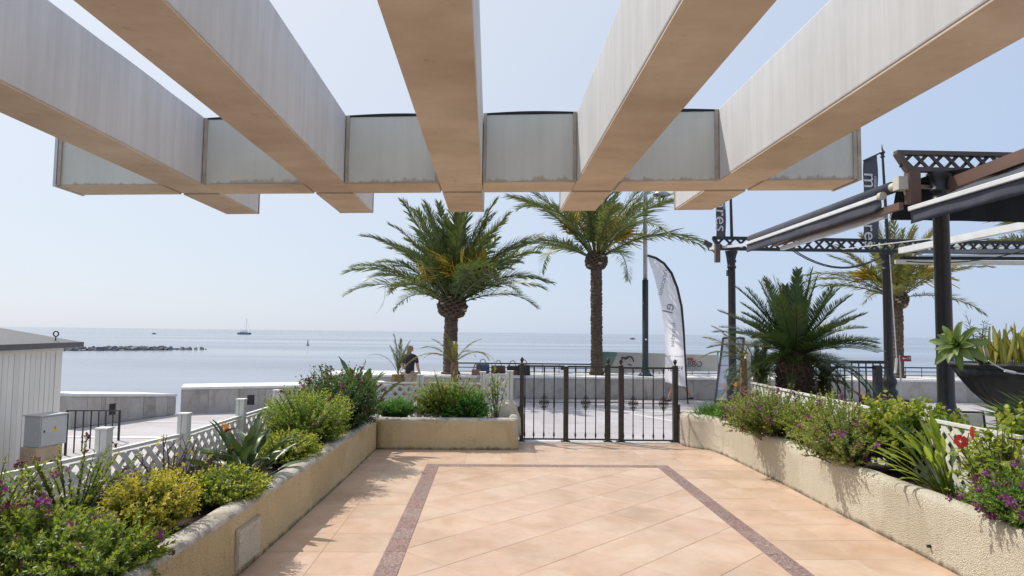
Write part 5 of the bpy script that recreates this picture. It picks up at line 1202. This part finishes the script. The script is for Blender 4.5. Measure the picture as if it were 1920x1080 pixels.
# fan palm at the right edge
fc = at(1990, 835, 5.5); fan = thing('fan_palm', (fc.x, fc.y, -.3), 'dwarf fan palm with spiky green fans before the black bowl', 'palm'); g = np.random.default_rng(75)
def fan_mesh(seed):
    g = np.random.default_rng(seed); n = 26; a = np.linspace(-2.1, 2.1, n)+g.normal(0, .03, n); D = np.stack([np.cos(a), np.sin(a), g.normal(.05, .06, n)], 1)
    V, F = leaf_arrays(np.tile([[.42, 0, 0]], (n, 1)).astype(float), D, np.tile([[0, 0, 1.]], (n, 1)), g.uniform(.38, .52, n)*(1-.12*np.abs(a)/2), np.full(n, .042), .5, .10, .5); T = np.repeat(np.clip(g.normal(.45, .2, n), 0, 1), 5)
    b = len(V); V = np.vstack([V, [[0, .008, 0], [0, -.008, 0], [.44, .006, 0], [.44, -.006, 0]]]); F = np.vstack([F, [[b, b+1, b+3], [b, b+3, b+2]]]); return tri_mesh('fan_mesh', V, F, np.concatenate([T, [.8]*4]), 'fan_green')
FN = [fan_mesh(s_) for s_ in (1, 2, 3)]
b = MB(); b.tube([(fc.x, fc.y, -.3), (fc.x, fc.y, fc.z)], [.10, .09], 10); b.build('trunk', 'trunk_fibre', fan)
for i in range(17):
    f = link('leaf', FN[i % 3], None, fan, Vector((0, 0, fc.z+.3))); s_ = .72*g.uniform(.85, 1.15); f.scale = (s_,)*3; f.rotation_euler = (g.uniform(-.7, .7), -R(80-85*(i/17)+g.normal(0, 6)), R(i*137.5))

# ================================================================== RESTAURANT TERRACE ON THE RIGHT
b = MB(); b.prism([(4.2, 2.5), (16, 2.5), (16, 16.6), (4.9, 16.6), (4.9, 11.62), (6.62, 11.62), (6.62, 8.58), (4.2, 8.58)], -.449, -.3); props(b.build('terrace', 'terrace_floor'), 'grey restaurant terrace floor right of the patio', None, None, 'structure')
tp = thing('terrace_pergola', (8, 12, -.3), 'black iron terrace pergola with lattice beams and dark awnings at right', 'pergola')
def column(px, Y, ztop, r, root):
    p = at(px, 740, Y); b = MB(); z0 = -.3
    b.lathe((p.x, p.y, z0), [(r*2.1, 0), (r*2.1, .05), (r*1.75, .10), (r*1.5, .46), (r*1.75, .52), (r*1.75, .58), (r*1.3, .64), (r*1.35, .70), (r*1.6, .76), (r*1.6, .84), (r*1.2, .90), (r*1.05, .97), (r, 1.1), (r*.93, ztop-z0-.42), (r*1.15, ztop-z0-.40), (r*1.15, ztop-z0-.36), (r*.95, ztop-z0-.34), (r*.95, ztop-z0-.28), (r*1.2, ztop-z0-.26), (r*1.2, ztop-z0-.22), (r*1.0, ztop-z0-.20), (r*1.25, ztop-z0-.10), (r*1.55, ztop-z0-.03), (r*1.55, ztop-z0)], 20)
    b.build('column', 'iron', root, smooth=True); return p
def lattice_beam(x0, x1, Y, zb, zt, mat, slatmat, pitch, wd, rh, root):
    a, c = MB(), MB()
    a.bar((x0, Y, zt-rh/2), (x1, Y, zt-rh/2), .10, rh); o = a.build('lattice_beam', mat, root, bevel=.006)
    c.bar((x0+.14, Y, zb+rh/2), (x1, Y, zb+rh/2), .10, rh); c.build('lower_rail', mat, o, bevel=.006)
    b = MB(); b.bar((x0+.02, Y, zt-rh*.5), (x0+.17, Y, zb+rh*.4), .098, .07); b.build('end_brace', mat, o)
    def add(q, sg):
        b = MB(); off = .012*sg; n = len(q); w3 = [Vector((x0+.05+u, Y+off-.011, zb+rh+v_)) for u, v_ in q]; w4 = [p+Vector((0, .022, 0)) for p in w3]
        b.v = [tuple(p) for p in w3+w4]; b.f = [tuple(range(n)), tuple(reversed(range(n, 2*n)))]+[((i+1) % n, i, n+i, n+(i+1) % n) for i in range(n)]; b.m = [0]*len(b.f); b.build('slat', slatmat, o)
    lattice(add, (0, 0), (x1-x0-.05, 0), 0, zt-zb-2*rh, pitch, wd, .01)
c1 = column(1774, 9, 3.79, .105, tp); c2 = column(1668, 16, 3.55, .105, tp); c3 = column(1374, 16, 3.55, .09, tp)
lattice_beam(5.49, 9.4, 9.0, 3.80, 4.09, 'wood_dark', 'iron_brown', .215, .042, .062, tp)
lattice_beam(5.27, 15, 16.0, 3.57, 3.90, 'iron', 'iron', .27, .05, .075, tp)
pz = at(1711, 345, 9.0); b = MB(); b.box(pz.x-.075, pz.x+.075, 8.93, 9.07, 3.36, 3.80); b.build('post', 'wood_red', tp, bevel=.006)
b = MB(); b.bar(at(1690, 386, 8.95), at(1452, 458, 13.8), .06, .10); b.build('side_beam', 'wood_red', tp)
b = MB(); b.bar(at(1765, 352, 9.1), at(1940, 286, 7.4), .09, .16); b.build('rafter', 'wood_red', tp)
b = MB(); b.bar(at(1660, 404, 9.7), at(1466, 466, 13.7), .075, .075); b.build('awning_arm', 'white_metal', tp)
b = MB(); b.bar(at(1690, 470, 15.2), at(1960, 415, 11.0), .14, .13); b.build('awning_arm', 'white_metal', tp)
b = MB(); b.bar(at(1345, 458, 15.9), at(1345, 492, 15.9), .11, .11); b.build('post_stub', 'wood_red', tp)
b = MB(); p = at(1326, 456, 15.7); b.hexa([p+Vector(v_) for v_ in ((-.10, -.06, -.02), (.08, -.06, -.10), (.08, .06, -.10), (-.10, .06, -.02), (-.06, -.06, .07), (.11, -.06, -.01), (.11, .06, -.01), (-.06, .06, .07))]); b.tube([p, p+Vector((.03, 0, -.17)), p+Vector((.10, 0, -.17))], .012, 5); b.build('floodlight', 'iron_brown', tp)
b = MB(); p = at(1367, 512, 15.85); b.box(p.x-.05, p.x+.05, p.y-.05, p.y+.05, p.z-.07, p.z+.07); b.build('junction_box', 'iron', tp)
def sag(a, c, d, n=12): return [a.lerp(c, i/n)-Vector((0, 0, d*4*(i/n)*(1-i/n))) for i in range(n+1)]
for a, c, d in ((at(1480, 466, 14.5), at(1664, 474, 15.9), .40), (at(1488, 468, 14.5), at(1640, 486, 15.9), .28), (at(1360, 470, 15.9), at(1366, 508, 15.9), -.05), (at(1700, 490, 14.5), at(1920, 470, 14.5), .12)):
    b = MB(); b.tube(sag(a, c, d), .013, 5); b.build('cable', 'cable', tp)
b = MB(); b.tube(sag(at(1668, 478, 15.8), at(1681, 672, 15.75), .0), .012, 5); b.tube(sag(at(1681, 672, 15.75), at(1678, 700, 15.7), .05), .03, 5); b.build('cord', 'cable_white', tp)
b = MB(); b.bar(at(1580, 467, 15.7), at(1765, 445, 13), .02, .02); b.build('wire', 'cable_white', tp)
# awnings
def awning(label, a, c, root_z, hang):
    a, c = Vector(a), Vector(c); r = thing('awning', a, label, 'awning', 'dark awnings of the terrace'); d = (c-a).normalized()
    b = MB(); b.tube([a+Vector((0, 0, .0)), c], .085, 14); b.build('fabric_roll', 'awning_cloth', r, smooth=True)
    o_ = Vector((-.10, 0, -.105)); b = MB(); b.bar(a+o_+d*.1, c+o_, .05, .062); b.build('front_bar', 'white_metal', r, bevel=.01)
    b = MB(); n = 24; o2 = o_+Vector((.012, 0, -.03))
    for i in range(n+1):
        p = (a+d*.12).lerp(c, i/n)+o2
        for k in range(4): b.v.append((p.x+.012*math.sin(i*.9+k)*k/3, p.y, p.z-hang*k/3*(1 if i else .8)))
    for i in range(n):
        for k in range(3): q_ = i*4+k; b.f.append((q_, q_+1, q_+5, q_+4)); b.m.append(0)
    vl = b.build('valance', 'awning_cloth', r, smooth=True); so_ = vl.modifiers.new('thickness', 'SOLIDIFY'); so_.thickness = .004
    b = MB(); b.tube([a-d*.16, a-d*.0], [.055, .06], 12); b.box(a.x-.07, a.x+.07, a.y-.28, a.y-.14, a.z-.08, a.z+.10); b.build('end_bracket', 'cream_plastic', r, smooth=False)
    b = MB(); b.tube([a+o_+Vector((0, .04, 0)), a+o_+Vector((0, .12, 0))], .055, 12); b.build('bar_cap', 'cream_plastic', r); return r
A0 = at(1672, 352, 9.25); A1 = at(1408, 448, 14.9)
aw = awning('rolled dark awning with white front bar along the seaward half of the terrace', A0, A1, 0, .17)
e0, e1 = at(1405, 458, 14.9), at(1332, 466, 16.5); b = MB(); b.bar(e0, e1, .05, .06); b.build('bar_extension', 'white_metal', aw)
b = MB(); b.tube([A0+Vector((.09, -.2, -.10))+Vector((.035*math.cos(t), 0, .05*math.sin(t))) for t in np.linspace(0, 6.28, 11)], .011, 5); b.build('pull_ring', 'cream_plastic', aw)
# near awning: sloping sheet with valance towards the camera
na = thing('awning', at(1705, 390, 9.0), 'near dark awning sheet with white bar, running out at the right edge', 'awning', 'dark awnings of the terrace')
a, c = at(1705, 392, 8.9), at(1965, 314, 6.75)
b = MB(); b.bar(a, c, .05, .062); b.build('front_bar', 'white_metal', na, bevel=.01)
b = MB(); n = 16
for i in range(n+1):
    t = i/n; p = a.lerp(c, t); top = at(1728+(2040-1728)*t, 384+(268-384)*t, 8.95-2.0*t)
    for k in range(4): q = p.lerp(top, k/3)+Vector((.03, .03, .035)); b.v.append((q.x, q.y, q.z+.01*math.sin(i+k)))
for i in range(n):
    for k in range(3): q_ = i*4+k; b.f.append((q_, q_+4, q_+5, q_+1)); b.m.append(0)
o = b.build('fabric', 'awning_cloth', na, smooth=True); md = o.modifiers.new('thickness', 'SOLIDIFY'); md.thickness = .004
b = MB()
for i in range(n+1):
    t = i/n; p = a.lerp(c, t)+Vector((.012, 0, -.03))
    for k in range(4): b.v.append((p.x+.012*math.sin(i*.9+k)*k/3, p.y, p.z-.17*k/3))
for i in range(n):
    for k in range(3): q_ = i*4+k; b.f.append((q_, q_+1, q_+5, q_+4)); b.m.append(0)
o = b.build('valance', 'awning_cloth', na, smooth=True); md = o.modifiers.new('thickness', 'SOLIDIFY'); md.thickness = .004
ba = thing('awning', at(1800, 390, 9.35), 'black awning valance hanging behind the near column', 'awning', 'dark awnings of the terrace')
q0, q1, q2, q3 = at(1681, 352, 9.4), at(1990, 350, 9.4), at(1990, 418, 9.4), at(1671, 412, 9.4)
b = MB(); n = 20
for i in range(n+1):
    t = i/n
    for k in range(4): p = q0.lerp(q1, t).lerp(q3.lerp(q2, t), k/3); b.v.append((p.x, p.y+.015*math.sin(i*1.3)*k/3, p.z))
for i in range(n):
    for k in range(3): q_ = i*4+k; b.f.append((q_, q_+1, q_+5, q_+4)); b.m.append(0)
o = b.build('valance', 'awning_black', ba); md = o.modifiers.new('thickness', 'SOLIDIFY'); md.thickness = .006
b = MB(); b.hexa([q0, q1, q1+Vector((0, -2.2, .1)), q0+Vector((.25, -.5, .1)), q0+Vector((0, 0, .01)), q1+Vector((0, 0, .01)), q1+Vector((0, -2.2, .11)), q0+Vector((.25, -.5, .11))]); b.build('fabric', 'awning_black', ba)
b = MB(); b.bar(at(1716, 350, 9.2), at(1800, 352, 9.2), .05, .05); b.build('tube', 'cream_plastic', ba)
fa = thing('awning', at(1800, 480, 15.4), 'long low awning under the far lattice beam, pale grey front edge', 'awning', 'dark awnings of the terrace')
b = MB(); b.bar(at(1678, 491, 15.3), at(1990, 494, 15.3), .06, .10); b.build('front_bar', 'cream_plastic', fa, bevel=.01)
b = MB(); b.bar(at(1690, 484, 15.4), at(1990, 485, 15.4), .10, .07); b.build('cassette', 'awning_black', fa)
b = MB(); b.bar(at(1720, 472, 15.6), at(1990, 470, 15.6), .05, .09); b.build('fabric_roll', 'banner_grey', fa)
b = MB(); b.bar(at(1720, 480, 15.5), at(1990, 479, 15.5), .05, .04); b.build('rail', 'white_metal', fa)
# banner poles on the pergola
def pole_banner(label, pole, ban, Y, words_, sub):
    base, top = at(*pole[0], Y), at(*pole[1], Y); r = thing('pole_banner', base, label, 'banner', 'dark banners on poles above the terrace')
    b = MB(); b.tube([base, top], [.040, .028], 8); b.build('pole', 'iron', r)
    d = (top-base).normalized(); b = MB(); b.tube([top+d*s_ for s_ in (0, .03, .05, .09, .13, .17, .22, .34)], [.03, .065, .03, .045, .07, .04, .018, .004], 8); b.build('finial', 'iron', r)
    (x0, y0), (x1, y1), (x2, y2), (x3, y3) = ban
    P = [at(x0, y0, Y-.1), at(x1, y1, Y-.05), at(x2, y2, Y-.05), at(x3, y3, Y-.1)]
    b = MB(); n = 18
    for i in range(n+1):
        for k in range(4): q = P[0].lerp(P[3], i/n).lerp(P[1].lerp(P[2], i/n), k/3); b.v.append((q.x, q.y+.02*math.sin(i*.7+k*.6), q.z))
    for i in range(n):
        for k in range(3): q_ = i*4+k; b.f.append((q_, q_+4, q_+5, q_+1)); b.m.append(0)
    sh = b.build('banner_sheet', 'banner_dark', r, smooth=True); md = sh.modifiers.new('thickness', 'SOLIDIFY'); md.thickness = .006
    b = MB(); b.tube([P[0]+Vector((0, 0, .02)), P[1]+Vector((0, 0, .02)), base.lerp(top, (P[1].z+.10-base.z)/(top.z-base.z))], .02, 6); b.build('arm', 'iron', r)
    wv = (P[1]-P[0]).length; X = Vector((0, 0, -1)); Yv = Vector((P[1].x-P[0].x, P[1].y-P[0].y, 0)).normalized(); M = Matrix((X, Yv, X.cross(Yv))).transposed()
    for body, f_, sz, off, mt in words_:
        p = P[0].lerp(P[3], f_)+(P[1]-P[0])*off+Vector((0, -.05, 0)); text(body, sz, p, M, mt, r, .001)
    return r
pole_banner('dark banner with white letters on the taller pole, nearer the column', [(1664, 448), (1655, 296)], [(1619, 303), (1645, 291), (1648, 448), (1619, 450)], 16.0, [('m', .28, .50, .38, 'banner_white'), ('ares', .93, .46, .36, 'banner_white'), ('restaurante', .42, .13, .80, 'banner_white')], '')
pole_banner('dark banner with white letters partly hidden by the beam end', [(1372, 446), (1369, 330)], [(1343, 322), (1360, 318), (1361, 447), (1343, 448)], 16.0, [('mares', .58, .44, .40, 'banner_white'), ('restaurante', .45, .10, .82, 'banner_white')], '')
# red sign beyond the terrace
sp = at(1698, 672, 20.3); sg_ = thing('sign', (sp.x-.16, sp.y, -.45), 'small dark red sign with white arrow near the palm trunk', 'sign')
b = MB(); b.box(sp.x-.165, sp.x+.165, sp.y-.012, sp.y+.012, sp.z-.09, sp.z+.085); bd = b.build('board', 'sign_red', sg_, bevel=.004)
b = MB(); b.bar((sp.x-.10, sp.y-.016, sp.z), (sp.x+.02, sp.y-.016, sp.z), .006, .02); b.bar((sp.x-.10, sp.y-.016, sp.z), (sp.x-.06, sp.y-.016, sp.z+.03), .006, .018); b.bar((sp.x-.10, sp.y-.0165, sp.z), (sp.x-.06, sp.y-.0165, sp.z-.03), .006, .018); b.build('arrow', 'banner_white', bd)
text('19', .12, (sp.x+.09, sp.y-.015, sp.z), (R(90), 0, 0), 'banner_white', sg_)
b = MB(); b.tube([(sp.x-.15, sp.y+.03, -.45), (sp.x-.15, sp.y+.03, sp.z+.09)], .025, 8); b.build('pole', 'galv', sg_)
# terrace chairs
def chair(px, Y, rz, label, first=[None]):
    p = at(px, 780, Y); p.z = -.3
    if first[0] is None:
        r = thing('terrace_chair', (0, 0, 0), label, 'chair', 'dark chairs on the terrace')
        for sx in (-1, 1):
            b = MB(); b.tube([(sx*.22, .2, 0), (sx*.22, .2, .44), (sx*.21, .27, .88)], .014, 6); b.build('leg', 'iron', r)
            b = MB(); b.tube([(sx*.22, -.2, 0), (sx*.22, -.2, .64), (sx*.22, .2, .66)], .014, 6); b.build('leg', 'iron', r)
        b = MB(); b.box(-.22, .22, -.2, .2, .43, .455); b.build('seat', 'iron_brown', r)
        b = MB(); b.hexa([(-.2, .215, .50), (.2, .215, .50), (.2, .222, .50), (-.2, .222, .50), (-.2, .265, .86), (.2, .265, .86), (.2, .272, .86), (-.2, .272, .86)]); b.build('backrest', 'cream_plastic', r)
        b = MB(); b.tube([(-.215, .272, .88), (.215, .272, .88)], .016, 6); b.build('top_rail', 'iron', r)
        first[0] = r
    else:
        r = dup(first[0]); props(r, label)
    r.location = p; r.rotation_euler.z = rz; ORG[r.name] = p
chair(1722, 9.6, .2, 'dark terrace chair left of the near column base')
chair(1708, 10.6, 2.4, 'dark terrace chair behind the yellow green shoots, set askew')
chair(1830, 8.6, -.2, 'dark terrace chair below the black flower bowl')
# black fluted bowl on a pedestal with its plants
pc_ = at(1906, 682, 7.0); pot = thing('flower_bowl', (pc_.x, pc_.y, -.3), 'big black fluted bowl on a pedestal at the right edge', 'planter bowl')
b = MB(); zt = pc_.z+.3
b.lathe((pc_.x, pc_.y, -.3), [(.16, zt-.50), (.26, zt-.44), (.40, zt-.30), (.51, zt-.15), (.575, zt-.04)], 96, 0, .022, 24); b.build('bowl', 'pot_black', pot, smooth=True)
b = MB(); b.lathe((pc_.x, pc_.y, -.3), [(.575, zt-.045), (.60, zt-.035), (.61, zt-.01), (.60, zt+.005), (.57, zt+.005), (.55, zt-.03)], 48); b.build('rim', 'pot_black', pot, smooth=True)
b = MB(); b.lathe((pc_.x, pc_.y, -.3), [(.30, 0), (.30, .1), (.2, .16), (.17, .5), (.2, zt-.52), (.18, zt-.49)], 24); b.build('pedestal', 'pot_black', pot, smooth=True)
b = MB(); b.lathe((pc_.x, pc_.y, -.3), [(.54, zt-.05), (.3, zt-.03), (.02, zt-.02)], 32); b.build('soil', 'soil', pot)
ag = at(1797, 648, 6.7); ab = at(1850, 676, 6.85)
agv = thing('agave', ab, 'light green agave rosette leaning out of the bowl towards the column', 'agave'); g = np.random.default_rng(81)
b = MB(); b.tube([ab-Vector((0, 0, .03)), ab.lerp(ag, .5), ag], [.04, .037, .035], 8); b.build('stem', 'stem', agv)
AGL = [paddle_mesh('agave_leaf_mesh', .01, .30, .092, bd, 'agave', 90+i, 8) for i, bd in enumerate((.2, .6, 1.0))]
axq = (ag-ab).normalized().lerp(Vector((-.65, -.5, .35)), .6).to_track_quat('Z', 'Y')
for i in range(28):
    q = (i+.5)/28; e = Euler((g.uniform(-.2, .2), -R(86-95*q), R(i*137.5))).to_quaternion(); f = link('leaf', AGL[min(2, int(q*3))], None, agv, ag-ab); f.rotation_euler = (axq @ e).to_euler(); s_ = (.55+.36*min(1, q*1.5))*g.uniform(.9, 1.1); f.scale = (s_, s_, s_)
wpl = at(1836, 672, 7.0); wp = thing('wispy_plant', wpl, 'thin wispy blue green plant rising from the bowl beside the agave', 'plant')
for i in range(4):
    e = wpl+Vector((g.normal(0, .05), g.normal(0, .04), .45-.07*i)); b = MB(); b.tube([wpl, wpl.lerp(e, .5)+Vector((.01, 0, 0)), e], [.006, .005, .002], 5); b.build('stem', 'stem_green', wp)
    n = 40; t = g.uniform(.15, 1, n); Pq = np.array(wpl-wpl)+np.outer(t, np.array(e-wpl)); D = g.normal(size=(n, 3))*np.array([1, .8, .3])+np.array([0, 0, .35])
    V, F = leaf_arrays(Pq, D, g.normal(size=(n, 3)), g.uniform(.06, .12, n), np.full(n, .008), .2, .1); f = link('foliage', tri_mesh('foliage', V, F, np.repeat(g.uniform(.2, .8, n), 5), 'strelitzia'), None, wp); f['kind'] = 'stuff'
gl_ = at(1864, 660, 6.95); b = MB(); b.lathe(gl_-Vector((0, 0, .13)), [(.13*math.sin(t), .13-.13*math.cos(t)) for t in np.linspace(.12, 3.05, 18)], 28); o = b.build('globe_lamp', 'globe', None, smooth=True, origin=gl_); props(o, 'round white globe lamp sitting in the bowl among the plants', 'lamp')
b = MB(); b.tube(sag(at(1853, 676, 6.35), at(1893, 697, 6.35), .01), .006, 6); b.tube([at(1884, 695, 6.35), at(1904, 699, 6.35)], .013, 8); b.tube(sag(at(1904, 699, 6.35), at(1960, 690, 6.35), .03), .006, 6); o = b.build('light_cable', 'cable_white', None, origin=at(1893, 697, 6.35)); props(o, 'white cable with a connector hanging over the bowl rim', 'cable')
SNK = [paddle_mesh('snake_leaf_mesh', .01, .42, .075, bd, 'snake', 95+i, 8) for i, bd in enumerate((.1, .25, .4))]
sb_ = at(1893, 678, 6.72); sn = thing('variegated_plant', sb_, 'clump of upright yellow edged leaves in the bowl at the right edge', 'plant')
for i in range(34):
    f = link('leaf', SNK[i % 3], None, sn, Vector((g.uniform(-.22, .30), g.uniform(-.16, .2), -.03))); s_ = g.uniform(.55, 1.05); f.scale = (s_,)*3; f.rotation_euler = (g.uniform(0, 6.28), -R(g.uniform(62, 90)), R(g.uniform(0, 360)))
# red leaved plant and orange flower beyond the right fence
rl = at(1622, 775, 8.2); rr_ = thing('red_leaf_plant', (rl.x, rl.y, -.3), 'small plant with reddish strap leaves beyond the right fence', 'plant')
RLF = paddle_mesh('strap_mesh', .02, .34, .05, 1.0, 'petal_wine', 99, 8)
b = MB(); b.tube([(rl.x, rl.y, -.3), rl], .015, 6); b.build('stem', 'stem', rr_)
for i in range(6): f = link('leaf', RLF, None, rr_, rl-Vector((rl.x, rl.y, -.3))); f.rotation_euler = (0, -R(78-6*i), R(170+i*40)); f.scale = (1,)*3

# dry leaves blown along the foot of the planters
n = 46; g = np.random.default_rng(91); side = g.random(n) < .55
xs_ = np.where(side, -1.44+np.abs(g.normal(0, .16, n)), g.uniform(-1.3, 2.9, n)); ys_ = np.where(side, g.uniform(4.2, 9.0, n), 8.9-np.abs(g.normal(0, .3, n)))
V, F = leaf_arrays(np.stack([xs_, ys_, np.full(n, .006)], 1), np.stack([g.normal(size=n), g.normal(size=n), np.zeros(n)], 1), np.tile([[0, 0, 1.]], (n, 1)), g.uniform(.014, .034, n), g.uniform(.006, .013, n), .5, -.1)
o = link('fallen_leaves', tri_mesh('fallen_leaves', V, F, np.repeat(g.uniform(0, 1, n), 5), 'palm_dry'), None); props(o, 'few dry leaves lying on the patio tiles by the planters', None, None, 'stuff')

# ================================================================== PEOPLE
def skinmesh(name, joints, edges, mat, parent, root_i=0, sub=2):
    me = bpy.data.meshes.new(name); og = ORG[parent.name]
    me.from_pydata([Vector(j[:3])-og for j in joints], edges, []); o = link(name, me, None, parent)
    sk = o.modifiers.new('skin', 'SKIN'); sk.use_smooth_shade = True
    for i, j in enumerate(joints):
        v_ = me.skin_vertices[0].data[i]; v_.radius = (j[3], j[4] if len(j) > 4 else j[3]); v_.use_root = (i == root_i)
    ss = o.modifiers.new('subdivision', 'SUBSURF'); ss.levels = sub; ss.render_levels = sub
    me.materials.append(MAT[mat]); return o
def person(base, yaw, label, h, lf, rf_, la, ra, shirt, bottom, hair, legs_bare=True, cap=None, longhair=False):
    """lf, rf: (hip swing deg, knee bend deg); la, ra: (swing, elbow bend). Forward is +X before yaw"""
    base = Vector(base); r = thing('person', base, label, 'person'); Rz = Matrix.Rotation(yaw, 3, 'Z'); s = h/1.72
    W = lambda x, y, z: tuple(base+Rz@Vector((x*s, y*s, z*s)))
    J = []; E = []
    def add(x, y, z, ra_, rb=None, pr=None):
        J.append((*W(x, y, z), ra_*s, (rb or ra_)*s)); 
        if pr is not None: E.append((pr, len(J)-1))
        return len(J)-1
    pel = add(0, 0, .92, .125, .15); wst = add(.01, 0, 1.08, .10, .13, pel); ch = add(.0, 0, 1.28, .115, .155, wst); sh = add(-.01, 0, 1.41, .08, .11, ch); nk = add(0, 0, 1.48, .052, .055, sh); hd0 = add(.02, 0, 1.56, .07, .068, nk); hd1 = add(.025, 0, 1.645, .082, .074, hd0); add(.02, 0, 1.71, .045, .045, hd1)
    parts = {}
    for side, sg, (sw, kn) in (('l', 1, lf), ('r', -1, rf_)):
        hip = add(0, sg*.09, .88, .088, .085, pel); a = R(sw); kx, kz = .43*math.sin(a), .88-.43*math.cos(a)
        k = add(kx, sg*.095, kz, .057, .056, hip); mid = .5; a2 = R(sw-kn); ax_, az_ = kx+.42*math.sin(a2), kz-.42*math.cos(a2)
        c_ = add(kx+.14*math.sin(a2)-.012, sg*.095, kz-.14*math.cos(a2), .054, .052, k); an = add(ax_, sg*.095, az_, .034, .034, c_); hl = add(ax_-.03, sg*.095, az_-.05, .032, .034, an); t_ = add(ax_+.13, sg*.1, az_-.06, .024, .036, hl)
        parts[side] = (hip, k, c_, an, (ax_, sg*.095, az_))
    for side, sg, (sw, el) in (('la', 1, la), ('ra', -1, ra)):
        s0_ = add(-.01, sg*.185, 1.39, .052, .052, sh); a = R(sw); ex, ez = .28*math.sin(a), 1.39-.28*math.cos(a); e_ = add(ex, sg*.225, ez, .036, .036, s0_); a2 = R(sw+el); wx, wz = ex+.25*math.sin(a2), ez-.25*math.cos(a2); w_ = add(wx, sg*.225, wz, .025, .025, e_); pm = add(wx+.07*math.sin(a2), sg*.225, wz-.07*math.cos(a2), .016, .034, w_)
        dv = Vector((math.sin(a2), 0, -math.cos(a2))); pv = Vector((math.cos(a2), 0, math.sin(a2)))
        for fi in range(4):
            o_ = (fi-1.5)*.019; q = Vector((wx, sg*.225, wz))+dv*.09+pv*o_; q2 = q+dv*(.075-.01*abs(fi-1.4))+Vector((0, -sg*.02, 0)); f0 = add(*q, .0085, .0085, pm); add(*q2, .007, .007, f0)
        q = Vector((wx, sg*.225, wz))+dv*.05+pv*.04; t0 = add(*q, .010, .010, pm); add(*(q+dv*.04+pv*.012), .008, .008, t0)
        parts[side] = (s0_, e_, w_)
    skinmesh('body', J, E, 'skin', r)
    g_ = lambda i, gro: (*J[i][:3], J[i][3]+gro, J[i][4]+gro)
    tj = [g_(pel, .012), g_(wst, .016), g_(ch, .016), g_(sh, .018)]; te = [(0, 1), (1, 2), (2, 3)]
    for k in ('la', 'ra'):
        a = g_(parts[k][0], .014); b_ = Vector(J[parts[k][0]][:3]).lerp(Vector(J[parts[k][1]][:3]), .6); tj += [a, (*b_, .052*s, .052*s)]; n = len(tj); te += [(3, n-2), (n-2, n-1)]
    skinmesh('shirt', tj, te, shirt, r)
    bj = [g_(pel, .018)]; be = []
    for k in ('l', 'r'):
        hip, kk, cc, an, _ = parts[k]; seq = [g_(hip, .018)]
        if legs_bare: p = Vector(J[hip][:3]).lerp(Vector(J[kk][:3]), .8); seq.append((*p, .082*s, .082*s))
        else: seq += [g_(kk, .022), g_(cc, .022), (*J[an][:3], .055*s, .055*s)]
        pr = 0
        for q in seq: bj.append(q); be.append((pr, len(bj)-1)); pr = len(bj)-1
    skinmesh('shorts' if legs_bare else 'trousers', bj, be, bottom, r)
    for k in ('l', 'r'):
        x, y, z = parts[k][4]; b = MB(); b.hexa([W(x-.07, y-.045, z-.085), W(x+.19, y-.045, z-.085), W(x+.19, y+.045, z-.085), W(x-.07, y+.045, z-.085), W(x-.06, y-.04, z-.02), W(x+.14, y-.035, z-.045), W(x+.14, y+.035, z-.045), W(x-.06, y+.04, z-.02)]); b.build('shoe', 'shoe', r, bevel=.02)
    # face and hair
    b = MB(); b.tube([W(.10, 0, 1.64), W(.125, 0, 1.605), W(.105, 0, 1.595)], [.008*s, .014*s, .01*s], 6); b.build('nose', 'skin', r)
    for sg in (1, -1):
        b = MB(); b.lathe(W(.098, sg*.03, 1.64), [(.003, -.008), (.010, 0), (.003, .008)], 8); b.build('eye', 'ink', r)
        b = MB(); b.lathe(W(.015, sg*.078, 1.625), [(.006, -.03), (.016, 0), (.008, .03)], 8); b.build('ear', 'skin', r)
    b = MB(); b.bar(W(.098, -.022, 1.572), W(.098, .022, 1.572), .012*s, .010*s); b.build('mouth', 'red_print', r)
    hj = [(*W(.0, 0, 1.69), .088*s, .086*s), (*W(-.035, 0, 1.63), .078*s, .082*s)]; he = [(0, 1)]
    if longhair: hj += [(*W(-.065, 0, 1.52), .06*s, .075*s), (*W(-.07, 0, 1.42), .035*s, .055*s)]; he += [(1, 2), (2, 3)]
    skinmesh('hair', hj, he, hair, r)
    if cap:
        skinmesh('cap', [(*W(.0, 0, 1.70), .092*s, .090*s), (*W(.02, 0, 1.735), .07*s, .07*s)], [(0, 1)], cap, r); b = MB(); b.bar(W(.08, 0, 1.69), W(.17, 0, 1.675), .14*s, .012*s); b.build('cap_peak', cap, r, bevel=.004)
    return r
pw = at(769, 650, 17.6); person((pw.x, pw.y, -.45), R(70), 'woman in black top and khaki trousers standing behind the small palm', 1.66, (4, 2), (-4, 2), (12, 60), (8, 30), 'cloth_black', 'cloth_khaki', 'hair_blond', False, None, True)
pm_ = gr(1274, 750, -.45); person((pm_.x-.16, 20.55, -.45), R(180), 'person in shorts striding past behind the white feather flag', 1.78, (24, 6), (-22, 14), (-25, 15), (25, 25), 'cloth_khaki', 'cloth_navy', 'hair_dark', True, 'cloth_red')
